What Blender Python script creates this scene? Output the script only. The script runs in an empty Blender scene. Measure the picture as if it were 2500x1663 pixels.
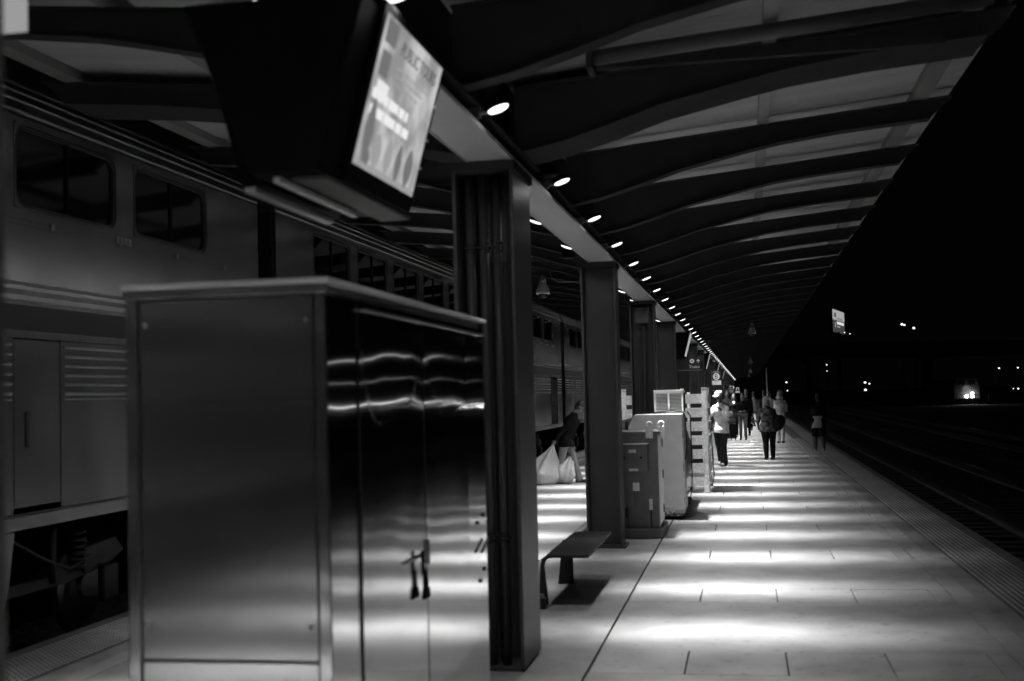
import bpy, bmesh, math, random
import numpy as np
from mathutils import Vector, Matrix
from mathutils.bvhtree import BVHTree
import mathutils.noise as mnoise
random.seed(4)
R = math.radians
sc = bpy.context.scene
col = sc.collection

# ------------------------------------------------------------------ camera
F, EYE = 3000.0, 1.74
Yv = Vector((570.0, -124.5, F)).normalized()
Zv = Vector((-.025, 1.0, 0)); Zv.z = -(Yv.x * Zv.x + Yv.y * Zv.y) / Yv.z; Zv.normalize()
Xv = -(Yv.cross(Zv)); Xv = Vector((Zv.y * Yv.z - Zv.z * Yv.y, Zv.z * Yv.x - Zv.x * Yv.z, Zv.x * Yv.y - Zv.y * Yv.x))
cd = bpy.data.cameras.new('camera'); cam = bpy.data.objects.new('camera', cd); col.objects.link(cam)
cx = Vector((Xv.x, Yv.x, Zv.x)); cy = Vector((Xv.y, Yv.y, Zv.y)); cz = -Vector((Xv.z, Yv.z, Zv.z))
m = Matrix((cx, cy, cz)).transposed().to_4x4(); m.translation = (0, 0, EYE)
cam.matrix_world = m
cd.sensor_width = 36; cd.lens = F / 2500 * 36; cd.clip_start = .05; cd.clip_end = 5000
cd.dof.use_dof = True; cd.dof.focus_distance = 27; cd.dof.aperture_fstop = 2.15; cd.dof.aperture_blades = 0
sc.camera = cam

# ------------------------------------------------------------------ night sky, exposure
w = bpy.data.worlds.new('World'); sc.world = w; w.use_nodes = True
bg = w.node_tree.nodes['Background']
bg.inputs[0].default_value = (1, 1, 1, 1); bg.inputs[1].default_value = .0007
sc.view_settings.view_transform = 'Standard'; sc.view_settings.look = 'None'
sc.view_settings.exposure = 0; sc.view_settings.gamma = 1
sc.cycles.use_denoising = True
sc.cycles.max_bounces = 8; sc.cycles.diffuse_bounces = 4; sc.cycles.glossy_bounces = 4
sc.cycles.transparent_max_bounces = 8
sc.cycles.sample_clamp_indirect = 60.0
sc.cycles.caustics_reflective = False; sc.cycles.caustics_refractive = False

# ------------------------------------------------------------------ materials (the photograph is black and white)
MATS = {}
def mat(name, g=.3, rough=.6, metal=0.0, noise=0.0, nscale=8.0, stretch=(1, 1, 1), bump=0.0, bscale=30.0, bstretch=(1, 1, 1),
        emit=0.0, rnoise=0.0, coat=0.0, g2=None, spots=0.0, spec=.5, aniso=0.0, bdetail=3.0):
    if name in MATS: return MATS[name]
    M = bpy.data.materials.new(name); M.use_nodes = True; nt = M.node_tree; N = nt.nodes; L = nt.links
    p = N['Principled BSDF']
    p.inputs['Base Color'].default_value = (g, g, g, 1); p.inputs['Roughness'].default_value = rough
    p.inputs['Metallic'].default_value = metal
    p.inputs['Specular IOR Level'].default_value = spec
    if aniso:
        p.inputs['Anisotropic'].default_value = aniso
        tn = N.new('ShaderNodeTangent'); tn.direction_type = 'RADIAL'; tn.axis = 'Z'; L.new(tn.outputs[0], p.inputs['Tangent'])
    if coat: p.inputs['Coat Weight'].default_value = coat
    tc = N.new('ShaderNodeTexCoord')
    def ntex(scale, st, detail=5.0):
        mp = N.new('ShaderNodeMapping'); mp.inputs['Scale'].default_value = st
        L.new(tc.outputs['Object'], mp.inputs[0])
        n = N.new('ShaderNodeTexNoise'); n.inputs['Scale'].default_value = scale; n.inputs['Detail'].default_value = detail
        L.new(mp.outputs[0], n.inputs['Vector']); return n
    if noise:
        n = ntex(nscale, stretch)
        r = N.new('ShaderNodeValToRGB')
        lo = max(0, g * (1 - noise)); hi = g2 if g2 is not None else min(1, g * (1 + noise))
        r.color_ramp.elements[0].color = (lo, lo, lo, 1); r.color_ramp.elements[1].color = (hi, hi, hi, 1)
        r.color_ramp.elements[0].position = .3; r.color_ramp.elements[1].position = .7
        L.new(n.outputs['Fac'], r.inputs[0])
        out = r.outputs[0]
        if spots:
            v = N.new('ShaderNodeTexNoise'); v.inputs['Scale'].default_value = spots; v.inputs['Detail'].default_value = 2
            L.new(tc.outputs['Object'], v.inputs['Vector'])
            vr = N.new('ShaderNodeValToRGB'); vr.color_ramp.elements[0].position = .62; vr.color_ramp.elements[1].position = .72
            vr.color_ramp.elements[0].color = (1, 1, 1, 1); vr.color_ramp.elements[1].color = (.72, .72, .72, 1)
            L.new(v.outputs['Fac'], vr.inputs[0])
            mx = N.new('ShaderNodeMixRGB'); mx.blend_type = 'MULTIPLY'; mx.inputs[0].default_value = 1
            L.new(out, mx.inputs[1]); L.new(vr.outputs[0], mx.inputs[2]); out = mx.outputs[0]
        L.new(out, p.inputs['Base Color'])
    if rnoise:
        n = ntex(nscale * 1.7, stretch)
        mr = N.new('ShaderNodeMapRange'); mr.inputs[3].default_value = max(.02, rough - rnoise); mr.inputs[4].default_value = min(1, rough + rnoise)
        L.new(n.outputs['Fac'], mr.inputs[0]); L.new(mr.outputs[0], p.inputs['Roughness'])
    if bump:
        n = ntex(bscale, bstretch, bdetail)
        b = N.new('ShaderNodeBump'); b.inputs['Strength'].default_value = 1.0; b.inputs['Distance'].default_value = bump
        L.new(n.outputs['Fac'], b.inputs['Height']); L.new(b.outputs[0], p.inputs['Normal'])
    if emit:
        p.inputs['Emission Color'].default_value = (1, 1, 1, 1); p.inputs['Emission Strength'].default_value = emit
    MATS[name] = M; return M

CONC = mat('concrete', .34, .6, noise=.20, nscale=2.2, bump=.0012, bscale=60, spots=9)
def slab_variation(M, lo=.86, hi=1.07):
    nt = M.node_tree; N = nt.nodes; L = nt.links; p = N['Principled BSDF']; src = p.inputs['Base Color'].links[0].from_socket
    oi = N.new('ShaderNodeObjectInfo'); mr = N.new('ShaderNodeMapRange'); mr.inputs[3].default_value = lo; mr.inputs[4].default_value = hi; L.new(oi.outputs['Random'], mr.inputs[0])
    tc = N.new('ShaderNodeTexCoord'); v = N.new('ShaderNodeTexVoronoi'); v.inputs['Scale'].default_value = 5.5; L.new(tc.outputs['Object'], v.inputs['Vector'])
    vr = N.new('ShaderNodeMapRange'); vr.inputs[1].default_value = .05; vr.inputs[2].default_value = .085; vr.inputs[3].default_value = .55; vr.inputs[4].default_value = 1.0; L.new(v.outputs['Distance'], vr.inputs[0])
    m1 = N.new('ShaderNodeMixRGB'); m1.blend_type = 'MULTIPLY'; m1.inputs[0].default_value = 1; L.new(src, m1.inputs[1]); L.new(mr.outputs[0], m1.inputs[2])
    m2 = N.new('ShaderNodeMixRGB'); m2.blend_type = 'MULTIPLY'; m2.inputs[0].default_value = 1; L.new(m1.outputs[0], m2.inputs[1]); L.new(vr.outputs[0], m2.inputs[2])
    L.new(m2.outputs[0], p.inputs['Base Color'])
CONC2 = mat('concrete_fine', .29, .6, noise=.2, nscale=3, bump=.001, bscale=80, spots=14)
slab_variation(CONC); slab_variation(CONC2)
CONCD = mat('concrete_body', .13, .8, noise=.3, nscale=3)
JOINT = mat('joint_sealant', .035, .9)
TACT = mat('tactile_concrete', .42, .6, noise=.18, nscale=5)
TACTB = mat('tactile_base', .11, .8, noise=.3, nscale=9)
EDGE = mat('edge_concrete', .13, .7, noise=.25, nscale=6)
STRIPE = mat('pale_concrete', .33, .6, noise=.15, nscale=4)
BALLAST = mat('ballast', .026, .95, noise=.6, nscale=14, bump=.06, bscale=9)
STEELD = mat('dark_painted_steel', .045, .6, noise=.15, nscale=3, spec=0)
COLM = mat('column_paint', .058, .42, spec=.3, noise=.12, nscale=2.5, bump=.0006, bscale=90)
GIRD = mat('girder_paint', .30, .5, noise=.08, nscale=1.5)
ROOF = mat('roof_panel', .34, .55, noise=.16, nscale=1.6, stretch=(.5, 3, 1), bump=.02, bscale=2.0, bstretch=(.4, 3, 1))
BLACK = mat('black_enclosure', .006, .6, spec=.04, noise=.2, nscale=4)
BLACKG = mat('black_gloss', .012, .15)
GREYP = mat('grey_paint', .16, .5, noise=.12, nscale=6)
WHITEP = mat('white_paint', .78, .5, noise=.07, nscale=7, bump=.0004, bscale=120)
SSF = mat('brushed_steel', .42, .125, .93, noise=.12, nscale=6, stretch=(.3, 1, 1), rnoise=.015, bump=.0015, bscale=1.2, bdetail=0, aniso=1.0)
SSM = mat('polished_steel', .60, .075, 1, noise=.05, nscale=3, aniso=1.0)
SSD = mat('dull_steel', .20, .38, .85, noise=.2, nscale=5, rnoise=.08, bump=.001, bscale=20)
TRAIN = mat('carbody_steel', .27, .25, .9, noise=.12, nscale=1.5, stretch=(1, 1, .35), bump=.020, bscale=1.5, bstretch=(1, 1, .28), bdetail=0)
TRAINL = mat('carbody_pale_band', .22, .45, .4, noise=.1, nscale=4)
TRAIND = mat('carbody_dark_band', .012, .4, 0)
TRAINR = mat('ridge_steel', .34, .35, .45)
RUBBER = mat('black_rubber', .02, .7)
UNDER = mat('undercarriage', .009, .6, noise=.5, nscale=7)
RAILM = mat('rail_steel', .09, .3, .8)
TIE = mat('sleeper_wood', .02, .9, noise=.4, nscale=8)
SEAT = mat('seat_cloth', .25, .8)
SIGNK = mat('sign_dark', .022, .4)
SIGNW = mat('sign_white', .9, .5)
SIGNG = mat('sign_grey_frame', .34, .4, .3)
GALV = mat('galvanised', .68, .45, .15, noise=.22, nscale=22, bump=.0005, bscale=60)
DARKH = mat('viaduct_concrete', .30, .9, noise=.3, nscale=.3)
def emis(name, s, g=1.0):
    if name in MATS: return MATS[name]
    M = bpy.data.materials.new(name); M.use_nodes = True; nt = M.node_tree; nt.nodes.clear()
    o = nt.nodes.new('ShaderNodeOutputMaterial'); e = nt.nodes.new('ShaderNodeEmission')
    e.inputs[0].default_value = (g, g, g, 1); e.inputs[1].default_value = s
    nt.links.new(e.outputs[0], o.inputs[0]); MATS[name] = M; return M
LENS = emis('lamp_lens', 2.3)
FARL = emis('far_lamp', 2)
def glassmat(name='window_glass', tint=.55):
    M = bpy.data.materials.new(name); M.use_nodes = True; nt = M.node_tree; nt.nodes.clear()
    o = nt.nodes.new('ShaderNodeOutputMaterial'); t = nt.nodes.new('ShaderNodeBsdfTransparent'); g = nt.nodes.new('ShaderNodeBsdfGlossy')
    t.inputs[0].default_value = (tint, tint, tint, 1); g.inputs['Roughness'].default_value = .04; g.inputs[0].default_value = (.8, .8, .8, 1)
    f = nt.nodes.new('ShaderNodeFresnel'); f.inputs[0].default_value = 1.45; mx = nt.nodes.new('ShaderNodeMixShader')
    nt.links.new(f.outputs[0], mx.inputs[0]); nt.links.new(t.outputs[0], mx.inputs[1]); nt.links.new(g.outputs[0], mx.inputs[2])
    nt.links.new(mx.outputs[0], o.inputs[0]); return M
GLASS = glassmat()
DGLASS = mat('tinted_glass', .006, .08, spec=.3)

# ------------------------------------------------------------------ geometry helpers
class MB:
    def __init__(s): s.v = []; s.f = []
    def add(s, vs, fs):
        o = len(s.v); s.v += [tuple(x) for x in vs]; s.f += [tuple(i + o for i in f) for f in fs]; return s
    def box(s, x0, x1, y0, y1, z0, z1):
        return s.add([(x0, y0, z0), (x1, y0, z0), (x1, y1, z0), (x0, y1, z0), (x0, y0, z1), (x1, y0, z1), (x1, y1, z1), (x0, y1, z1)],
                     [(0, 3, 2, 1), (4, 5, 6, 7), (0, 1, 5, 4), (1, 2, 6, 5), (2, 3, 7, 6), (3, 0, 4, 7)])
    def prism(s, poly, axis, a, b):
        """polygon (2D) extruded along axis from a to b. axis y: poly=(x,z); axis x: (y,z); axis z: (x,y)"""
        n = len(poly)
        def P(p, t):
            return {'y': (p[0], t, p[1]), 'x': (t, p[0], p[1]), 'z': (p[0], p[1], t)}[axis]
        vs = [P(p, a) for p in poly] + [P(p, b) for p in poly]
        fs = [tuple(range(n))[::-1], tuple(range(n, 2 * n))] + [(i, (i + 1) % n, n + (i + 1) % n, n + i) for i in range(n)]
        return s.add(vs, fs)
    def tube(s, pts, r, seg=10, caps=True):
        pts = [Vector(p) for p in pts]; rs = r if isinstance(r, (list, tuple)) else [r] * len(pts)
        base = len(s.v); n = len(pts); ref = None
        for i, p in enumerate(pts):
            d = (pts[min(i + 1, n - 1)] - pts[max(i - 1, 0)]).normalized()
            if ref is None:
                ref = d.orthogonal().normalized()
            a = (ref - d * ref.dot(d)).normalized(); ref = a; b = d.cross(a)
            for k in range(seg):
                t = 2 * math.pi * k / seg
                q = p + (a * math.cos(t) + b * math.sin(t)) * rs[i]; s.v.append(tuple(q))
        for i in range(n - 1):
            for k in range(seg):
                k2 = (k + 1) % seg
                s.f.append((base + i * seg + k, base + i * seg + k2, base + (i + 1) * seg + k2, base + (i + 1) * seg + k))
        if caps:
            s.f.append(tuple(base + k for k in range(seg))[::-1]); s.f.append(tuple(base + (n - 1) * seg + k for k in range(seg)))
        return s
    def lathe(s, prof, c=(0, 0, 0), seg=20, rot=None):
        base = len(s.v); c = Vector(c)
        for (r, z) in prof:
            for k in range(seg):
                t = 2 * math.pi * k / seg; q = Vector((r * math.cos(t), r * math.sin(t), z))
                if rot: q = rot @ q
                s.v.append(tuple(q + c))
        for i in range(len(prof) - 1):
            for k in range(seg):
                k2 = (k + 1) % seg
                s.f.append((base + i * seg + k, base + i * seg + k2, base + (i + 1) * seg + k2, base + (i + 1) * seg + k))
        s.f.append(tuple(base + k for k in range(seg))[::-1]); s.f.append(tuple(base + (len(prof) - 1) * seg + k for k in range(seg)))
        return s
    def ell(s, c, r, rot=None, seg=14, rings=9):
        c = Vector(c); base = len(s.v); r = (r, r, r) if isinstance(r, (int, float)) else r
        def put(q):
            q = Vector((q[0] * r[0], q[1] * r[1], q[2] * r[2]))
            if rot: q = rot @ q
            s.v.append(tuple(q + c))
        put((0, 0, -1))
        for i in range(1, rings):
            a = math.pi * i / rings
            for k in range(seg):
                t = 2 * math.pi * k / seg; put((math.sin(a) * math.cos(t), math.sin(a) * math.sin(t), -math.cos(a)))
        put((0, 0, 1)); top = len(s.v) - 1
        for k in range(seg):
            k2 = (k + 1) % seg
            s.f.append((base, base + 1 + k2, base + 1 + k))
            for i in range(rings - 2):
                a0 = base + 1 + i * seg; s.f.append((a0 + k, a0 + k2, a0 + seg + k2, a0 + seg + k))
            a0 = base + 1 + (rings - 2) * seg; s.f.append((a0 + k, a0 + k2, top))
        return s
    def caps(s, a, b, ra, rb, seg=12):
        """tapered capsule"""
        a = Vector(a); b = Vector(b); d = b - a; Ln = max(d.length, 1e-5); d = d / Ln
        u = d.orthogonal().normalized(); w_ = d.cross(u); base = len(s.v)
        prof = []
        for i in range(1, 5): t = math.pi / 2 * (1 - i / 4.0); prof.append((ra * math.cos(t), -ra * math.sin(t)))
        for i in range(0, 4): t = math.pi / 2 * (i / 4.0); prof.append((rb * math.cos(t), Ln + rb * math.sin(t)))
        s.v.append(tuple(a - d * ra))
        for (r, z) in prof:
            for k in range(seg):
                t = 2 * math.pi * k / seg; s.v.append(tuple(a + d * z + (u * math.cos(t) + w_ * math.sin(t)) * r))
        s.v.append(tuple(b + d * rb)); top = len(s.v) - 1
        for k in range(seg):
            k2 = (k + 1) % seg; s.f.append((base, base + 1 + k2, base + 1 + k))
            for i in range(len(prof) - 1):
                a0 = base + 1 + i * seg; s.f.append((a0 + k, a0 + k2, a0 + seg + k2, a0 + seg + k))
            a0 = base + 1 + (len(prof) - 1) * seg; s.f.append((a0 + k, a0 + k2, top))
        return s
    def loft(s, rings, seg=20):
        """rings: (centre, side vector*rx, front vector*ry)"""
        base = len(s.v)
        for c, a, b in rings:
            c = Vector(c)
            for k in range(seg):
                t = 2 * math.pi * k / seg; s.v.append(tuple(c + Vector(a) * math.cos(t) + Vector(b) * math.sin(t)))
        for i in range(len(rings) - 1):
            for k in range(seg):
                k2 = (k + 1) % seg
                s.f.append((base + i * seg + k, base + i * seg + k2, base + (i + 1) * seg + k2, base + (i + 1) * seg + k))
        s.f.append(tuple(base + k for k in range(seg))[::-1]); s.f.append(tuple(base + (len(rings) - 1) * seg + k for k in range(seg)))
        return s

W0 = {}
def mesh_of(name, mb, M, origin, smooth=False):
    me = bpy.data.meshes.new(name)
    o = Vector(origin)
    me.from_pydata([(x - o.x, y - o.y, z - o.z) for x, y, z in mb.v], [], mb.f); me.update()
    for mm in (M if isinstance(M, (list, tuple)) else [M]): me.materials.append(mm)
    if smooth: me.polygons.foreach_set('use_smooth', [True] * len(me.polygons))
    return me
def part(name, mb, M, parent=None, label=None, smooth=False, bevel=0, stuff=False, loc=None):
    """one mesh object; a part when it has a parent (coordinates given in world space)"""
    org = W0[parent.name] if parent is not None else Vector(loc if loc is not None else (0, 0, 0))
    ob = bpy.data.objects.new(name, mesh_of(name, mb, M, org, smooth)); col.objects.link(ob)
    if parent is not None: ob.parent = parent
    else: ob.location = org
    W0[ob.name] = org
    if label: ob['label'] = label
    if stuff: ob['kind'] = 'stuff'
    if bevel:
        b = ob.modifiers.new('bevel', 'BEVEL'); b.width = bevel; b.segments = 2; b.limit_method = 'ANGLE'
    if smooth == 'auto' or (bevel and not smooth): pass
    return ob
def thing(name, label, cat, loc, group=None):
    o = bpy.data.objects.new(name, None); o.empty_display_size = .1; col.objects.link(o); o.location = loc
    o['label'] = label; o['category'] = cat; W0[o.name] = Vector(loc)
    if group: o['group'] = group
    return o
def tag(o, label, cat, group=None):
    o['label'] = label; o['category'] = cat
    if group: o['group'] = group
    return o
def struct(o): o['kind'] = 'structure'; return o
CH = {}
def children(o): return [c for c in col_objs(o)]
def col_objs(o): return list(o.children)
def copy_tree(o, delta, parent=None, label=None, kids=None):
    c = o.copy(); col.objects.link(c)
    if parent is not None: c.parent = parent
    else: c.location = Vector(o.location) + Vector(delta)
    W0[c.name] = W0.get(o.name, Vector()) + Vector(delta)
    if label: c['label'] = label
    for k in list(o.children): copy_tree(k, delta, c)
    return c
def shift_copy(o, delta):
    """copy of a part under the same parent, moved by delta, with its sub-parts"""
    c = o.copy(); col.objects.link(c); c.location = Vector(o.location) + Vector(delta); W0[c.name] = W0.get(o.name, Vector()) + Vector(delta)
    for k in list(o.children):
        d = k.copy(); col.objects.link(d); d.parent = c
    return c
def text_mesh(txt, size, M, origin, xdir, ydir, parent, name='lettering', align='LEFT', depth=.002, xscale=1.0):
    cu = bpy.data.curves.new('t', 'FONT'); cu.body = txt; cu.size = size; cu.align_x = align; cu.extrude = depth / 2; cu.resolution_u = 3
    ob = bpy.data.objects.new('t', cu); col.objects.link(ob)
    dg = bpy.context.evaluated_depsgraph_get(); me = bpy.data.meshes.new_from_object(ob.evaluated_get(dg))
    bpy.data.objects.remove(ob)
    xd = Vector(xdir).normalized(); yd = Vector(ydir).normalized(); zd = xd.cross(yd)
    org = Vector(origin) - W0[parent.name]
    for v in me.vertices:
        q = v.co.copy(); v.co = org + xd * q.x * xscale + yd * q.y + zd * q.z
    me.materials.clear(); me.materials.append(M)
    o = bpy.data.objects.new(name, me); col.objects.link(o); o.parent = parent; W0[o.name] = W0[parent.name]
    o['label'] = 'lettering reading ' + txt
    return o

YEND = 172.0
XC = -1.63                       # centre line of columns and girder
# ================================================================== THE GROUND AND TRACKS
g = MB(); g.add([(-900, -300, -.42), (1200, -300, -.42), (1200, 2500, -.42), (-900, 2500, -.42)], [(0, 1, 2, 3)])
struct(part('ground', g, BALLAST))
def ballast_strip(x0, x1, y0, y1, zt):
    b = MB(); nx = 26; ny = 260; 
    for j in range(ny + 1):
        for i in range(nx + 1):
            x = x0 + (x1 - x0) * i / nx; y = y0 + (y1 - y0) * j / ny
            e = min(1, min(i, nx - i) / 3.0)
            z = -.42 + (zt + .42) * e + .035 * (mnoise.noise(Vector((x * 6, y * 4, 0))) + random.uniform(-.5, .5)) * (1 if e == 1 else .4)
            b.v.append((x, y, z))
    for j in range(ny):
        for i in range(nx):
            a = j * (nx + 1) + i; b.f.append((a, a + 1, a + nx + 2, a + nx + 1))
    return b
bs = part('ballast', ballast_strip(2.70, 5.9, 5, 60, -.30), BALLAST); bs['kind'] = 'stuff'
bs = part('ballast', ballast_strip(-8.9, -5.32, 3, 60, -.40), BALLAST); bs['kind'] = 'stuff'
def track(xc, y0, y1, ztie, nsplit):
    root = part('railway_track', MB().box(xc - 1.6, xc + 1.6, y0, y1, -.41, ztie - .12), BALLAST, loc=(xc, y0, 0)); struct(root)
    for s in (-1, 1):
        r = MB(); x = xc + s * .75
        r.prism([(x - .07, ztie), (x + .07, ztie), (x + .07, ztie + .015), (x + .012, ztie + .03), (x + .012, ztie + .12), (x + .036, ztie + .13),
                 (x + .036, ztie + .165), (x - .036, ztie + .165), (x - .036, ztie + .13), (x - .012, ztie + .12), (x - .012, ztie + .03), (x - .07, ztie + .015)], 'y', y0, y1)
        part('rail', r, RAILM, root)
    y = y0 + 3; first = None
    while y < nsplit:
        if first is None:
            first = part('sleeper', MB().box(xc - 1.25, xc + 1.25, y, y + .24, ztie - .14, ztie), TIE, root); f0 = y
        else: shift_copy(first, (random.uniform(-.03, .03), y - f0, random.uniform(-.006, .006)))
        y += .56
track(4.25, 0, 170, -.24, 62)
track(8.6, 0, 170, -.24, 40)

# ================================================================== THE PLATFORM
PX0, PX1 = -5.24, 2.63
plat = struct(part('platform', MB().box(PX0, PX1, -30, YEND + 30, -.40, -.022), CONCD, loc=(0, 0, 0)))
def slab(nm, x0, x1, y0, y1, M, zt=0.0, g=.002, gx=.002):
    return part(nm, MB().box(x0 + gx, x1 - gx, y0 + g, y1 - g, -.021, zt), M, plat)
P = 2.67; rows = [8.45 + P * k for k in range(-4, 62)]
far = MB(); farc = MB()
rxs = [-1.03, -.43, .205, .84, 1.475, 1.62]
lxs = [-2.2, -2.82, -3.46, -4.09, -4.22]
for y in rows:
    a, b, c = y - P, y - .69, y       # big slab a..b, small pavers b..c
    if y < 46:
        slab('concrete_slab', -1.03, 1.62, a, b, CONC, random.uniform(-.001, .001))
        for i in range(5): slab('paver', rxs[i], rxs[i + 1], b, c, CONC, random.uniform(-.0012, .0012), gx=.0065)
        slab('concrete_slab', -2.2, -1.045, a, c - .0, CONC2, random.uniform(-.001, .001))
        slab('concrete_slab', -4.22, -2.215, a, b, CONC, 0)
        for i in range(4): slab('paver', lxs[i + 1], lxs[i], b, c, CONC, random.uniform(-.0012, .0012), gx=.0065)
        slab('edge_strip', 1.635, 1.80, a, c, STRIPE, .001); slab('edge_strip', 1.81, 1.985, a, c, CONC2, -.010)
        slab('edge_strip', -4.40, -4.235, a, c, STRIPE, .001); slab('edge_strip', -4.595, -4.41, a, c, CONC2, -.010)
    else:
        far.box(-1.03, 1.62, a + .004, b - .004, -.021, 0); far.box(-4.22, -1.05, a + .004, b - .004, -.021, 0)
        for i in range(5): far.box(rxs[i] + .006, rxs[i + 1] - .006, b, c, -.021, 0)
        far.box(-4.22, -1.05, b, c, -.021, 0)
        farc.box(1.635, 1.99, a + .003, c - .003, -.021, 0); farc.box(-4.59, -4.235, a + .003, c - .003, -.021, 0)
part('far_paving', far, CONC, plat, stuff=True)
part('far_edge_strip', farc, EDGE, plat, stuff=True)
part('kerb', MB().box(2.50, 2.63, -30, YEND + 30, -.021, -.002), EDGE, plat)
part('kerb', MB().box(-5.24, -5.11, -30, YEND + 30, -.021, -.002), EDGE, plat)
# tactile panels with truncated domes, shared mesh
def tact_mesh(rows_x, rows_y, pit, rr, seg):
    b = MB(); b.box(0.003, .505, .002, rows_y * pit - .002, -.021, 0.002)
    for j in range(rows_y):
        for i in range(rows_x):
            x = .026 + i * .0503; y = pit / 2 + j * pit
            b.lathe([(rr, .0015), (rr * .9, .0075), (rr * .45, .0085)], (x, y, 0), seg)
    return b
tp = {}
for side, x0 in ((1, 1.992), (-1, -5.105)):
    y = 6.0 if side < 0 else 9.0
    first = None
    while y < YEND:
        if y < 62:
            key = 'near'; 
        else: break
        if first is None:
            ob = part('tactile_panel', tact_mesh(10, 18, .0503, .0165, 8), [TACTB, TACT], plat); ob.location = (x0, y, 0); first = ob
            for p_ in list(ob.data.polygons)[6:]: p_.material_index = 1
        else:
            ob = first.copy(); col.objects.link(ob); ob.location = (x0, y, random.uniform(-.0008, .0008))
        y += .9054
fb = MB()
for i in range(10):
    fb.box(1.992 + i * .0503, 1.992 + i * .0503 + .028, 62, YEND + 20, -.02, .007); fb.box(-5.105 + i * .0503, -5.105 + i * .0503 + .028, 62, YEND + 20, -.02, .007)
fb.box(1.992, 2.495, 62, YEND + 20, -.021, .001); fb.box(-5.105, -4.6, 62, YEND + 20, -.021, .001)
fb.box(1.992, 2.495, -30, 8.99, -.021, .002); fb.box(-5.105, -4.6, -30, 5.99, -.021, .002)
part('far_tactile_strip', fb, TACT, plat, stuff=True)

# ================================================================== CANOPY
canopy = thing('platform_canopy', 'long gull-wing steel canopy over the platform on a single row of columns', 'canopy', (XC, 8, 0))
def ztop(x): return 3.85 + .094 * (abs(x - XC) - .11)
BOT = [(.14, 3.41), (.45, 3.47), (.80, 3.57), (1.14, 3.68), (1.68, 3.80), (1.98, 3.86), (2.5, 3.925), (3.22, 3.985)]
def rib_mb(sg, y, th=.05, fl=.14):
    b = MB()
    bot = [(XC + sg * d, z) for d, z in BOT]; top = [(XC + sg * 3.40, ztop(XC + 3.40) - .005), (XC + sg * .14, ztop(XC + .14) - .005)]
    poly = bot + top
    b.prism(poly if sg > 0 else poly[::-1], 'y', y - th / 2, y + th / 2)
    for i in range(len(bot) - 1):      # bottom flange
        (xa, za), (xb, zb) = bot[i], bot[i + 1]
        b.add([(xa, y - fl / 2, za - .012), (xb, y - fl / 2, zb - .012), (xb, y + fl / 2, zb - .012), (xa, y + fl / 2, za - .012),
               (xa, y - fl / 2, za), (xb, y - fl / 2, zb), (xb, y + fl / 2, zb), (xa, y + fl / 2, za)],
              [(0, 3, 2, 1), (4, 5, 6, 7), (0, 1, 5, 4), (1, 2, 6, 5), (2, 3, 7, 6), (3, 0, 4, 7)])
    xa, xb = XC + sg * .14, XC + sg * 3.40
    za, zb = ztop(xa), ztop(xb)
    b.add([(xa, y - fl / 2, za - .014), (xb, y - fl / 2, zb - .014), (xb, y + fl / 2, zb - .014), (xa, y + fl / 2, za - .014),
           (xa, y - fl / 2, za), (xb, y - fl / 2, zb), (xb, y + fl / 2, zb), (xa, y + fl / 2, za)],
          [(0, 3, 2, 1), (4, 5, 6, 7), (0, 1, 5, 4), (1, 2, 6, 5), (2, 3, 7, 6), (3, 0, 4, 7)])
    return b
RIBY = [8.45 + 2.035 * k + (.19 if k > 0 else 0) for k in range(-12, 81)]
RIBY = [y for y in RIBY if y < YEND]
for sg in (1, -1):
    first = part('rib', rib_mb(sg, 10.675), STEELD, canopy)
    for y in RIBY:
        if abs(y - 10.675) < .01: continue
        if abs(y - 8.45) < .01:
            part('rib', rib_mb(sg, 8.43, th=.46, fl=.52), STEELD, canopy, label='double-width rib over the nearest column'); continue
        shift_copy(first, (0, y - 10.675, 0))
    # purlins
    for d0, d1 in ((1.81, 1.90), (3.07, 3.20)):
        xa, xb = sorted((XC + sg * d0, XC + sg * d1))
        part('purlin', MB().box(xa, xb, -16, YEND, ztop(XC + d0) + .001, ztop(XC + d0) + .075), GREYP, canopy)
    # roof panels between ribs
    for i in range(len(RIBY) - 1):
        ya, yb = RIBY[i] + .004, RIBY[i + 1] - .004
        xs = [XC + sg * d for d in (.06, 3.425)]
        zz = [ztop(x) + .078 for x in xs]
        b = MB(); (xa, xb) = xs
        b.add([(xa, ya, zz[0]), (xb, ya, zz[1]), (xb, yb, zz[1]), (xa, yb, zz[0]), (xa, ya, zz[0] + .03), (xb, ya, zz[1] + .03), (xb, yb, zz[1] + .03), (xa, yb, zz[0] + .03)],
              [(0, 3, 2, 1), (4, 5, 6, 7), (0, 1, 5, 4), (1, 2, 6, 5), (2, 3, 7, 6), (3, 0, 4, 7)])
        part('roof_panel', b, ROOF, canopy)
# seam caps over ribs so that no sky shows between panels
sc_ = MB()
for y in RIBY:
    for sg in (1, -1):
        xa, xb = XC + sg * .05, XC + sg * 3.42
        za, zb = ztop(xa) + .110, ztop(xb) + .110
        sc_.add([(xa, y - .05, za), (xb, y - .05, zb), (xb, y + .05, zb), (xa, y + .05, za)], [(0, 1, 2, 3)])
sc_.box(XC - .10, XC + .10, -16, YEND, 3.99, 4.02)
part('roof_seam', sc_, STEELD, canopy)
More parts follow.
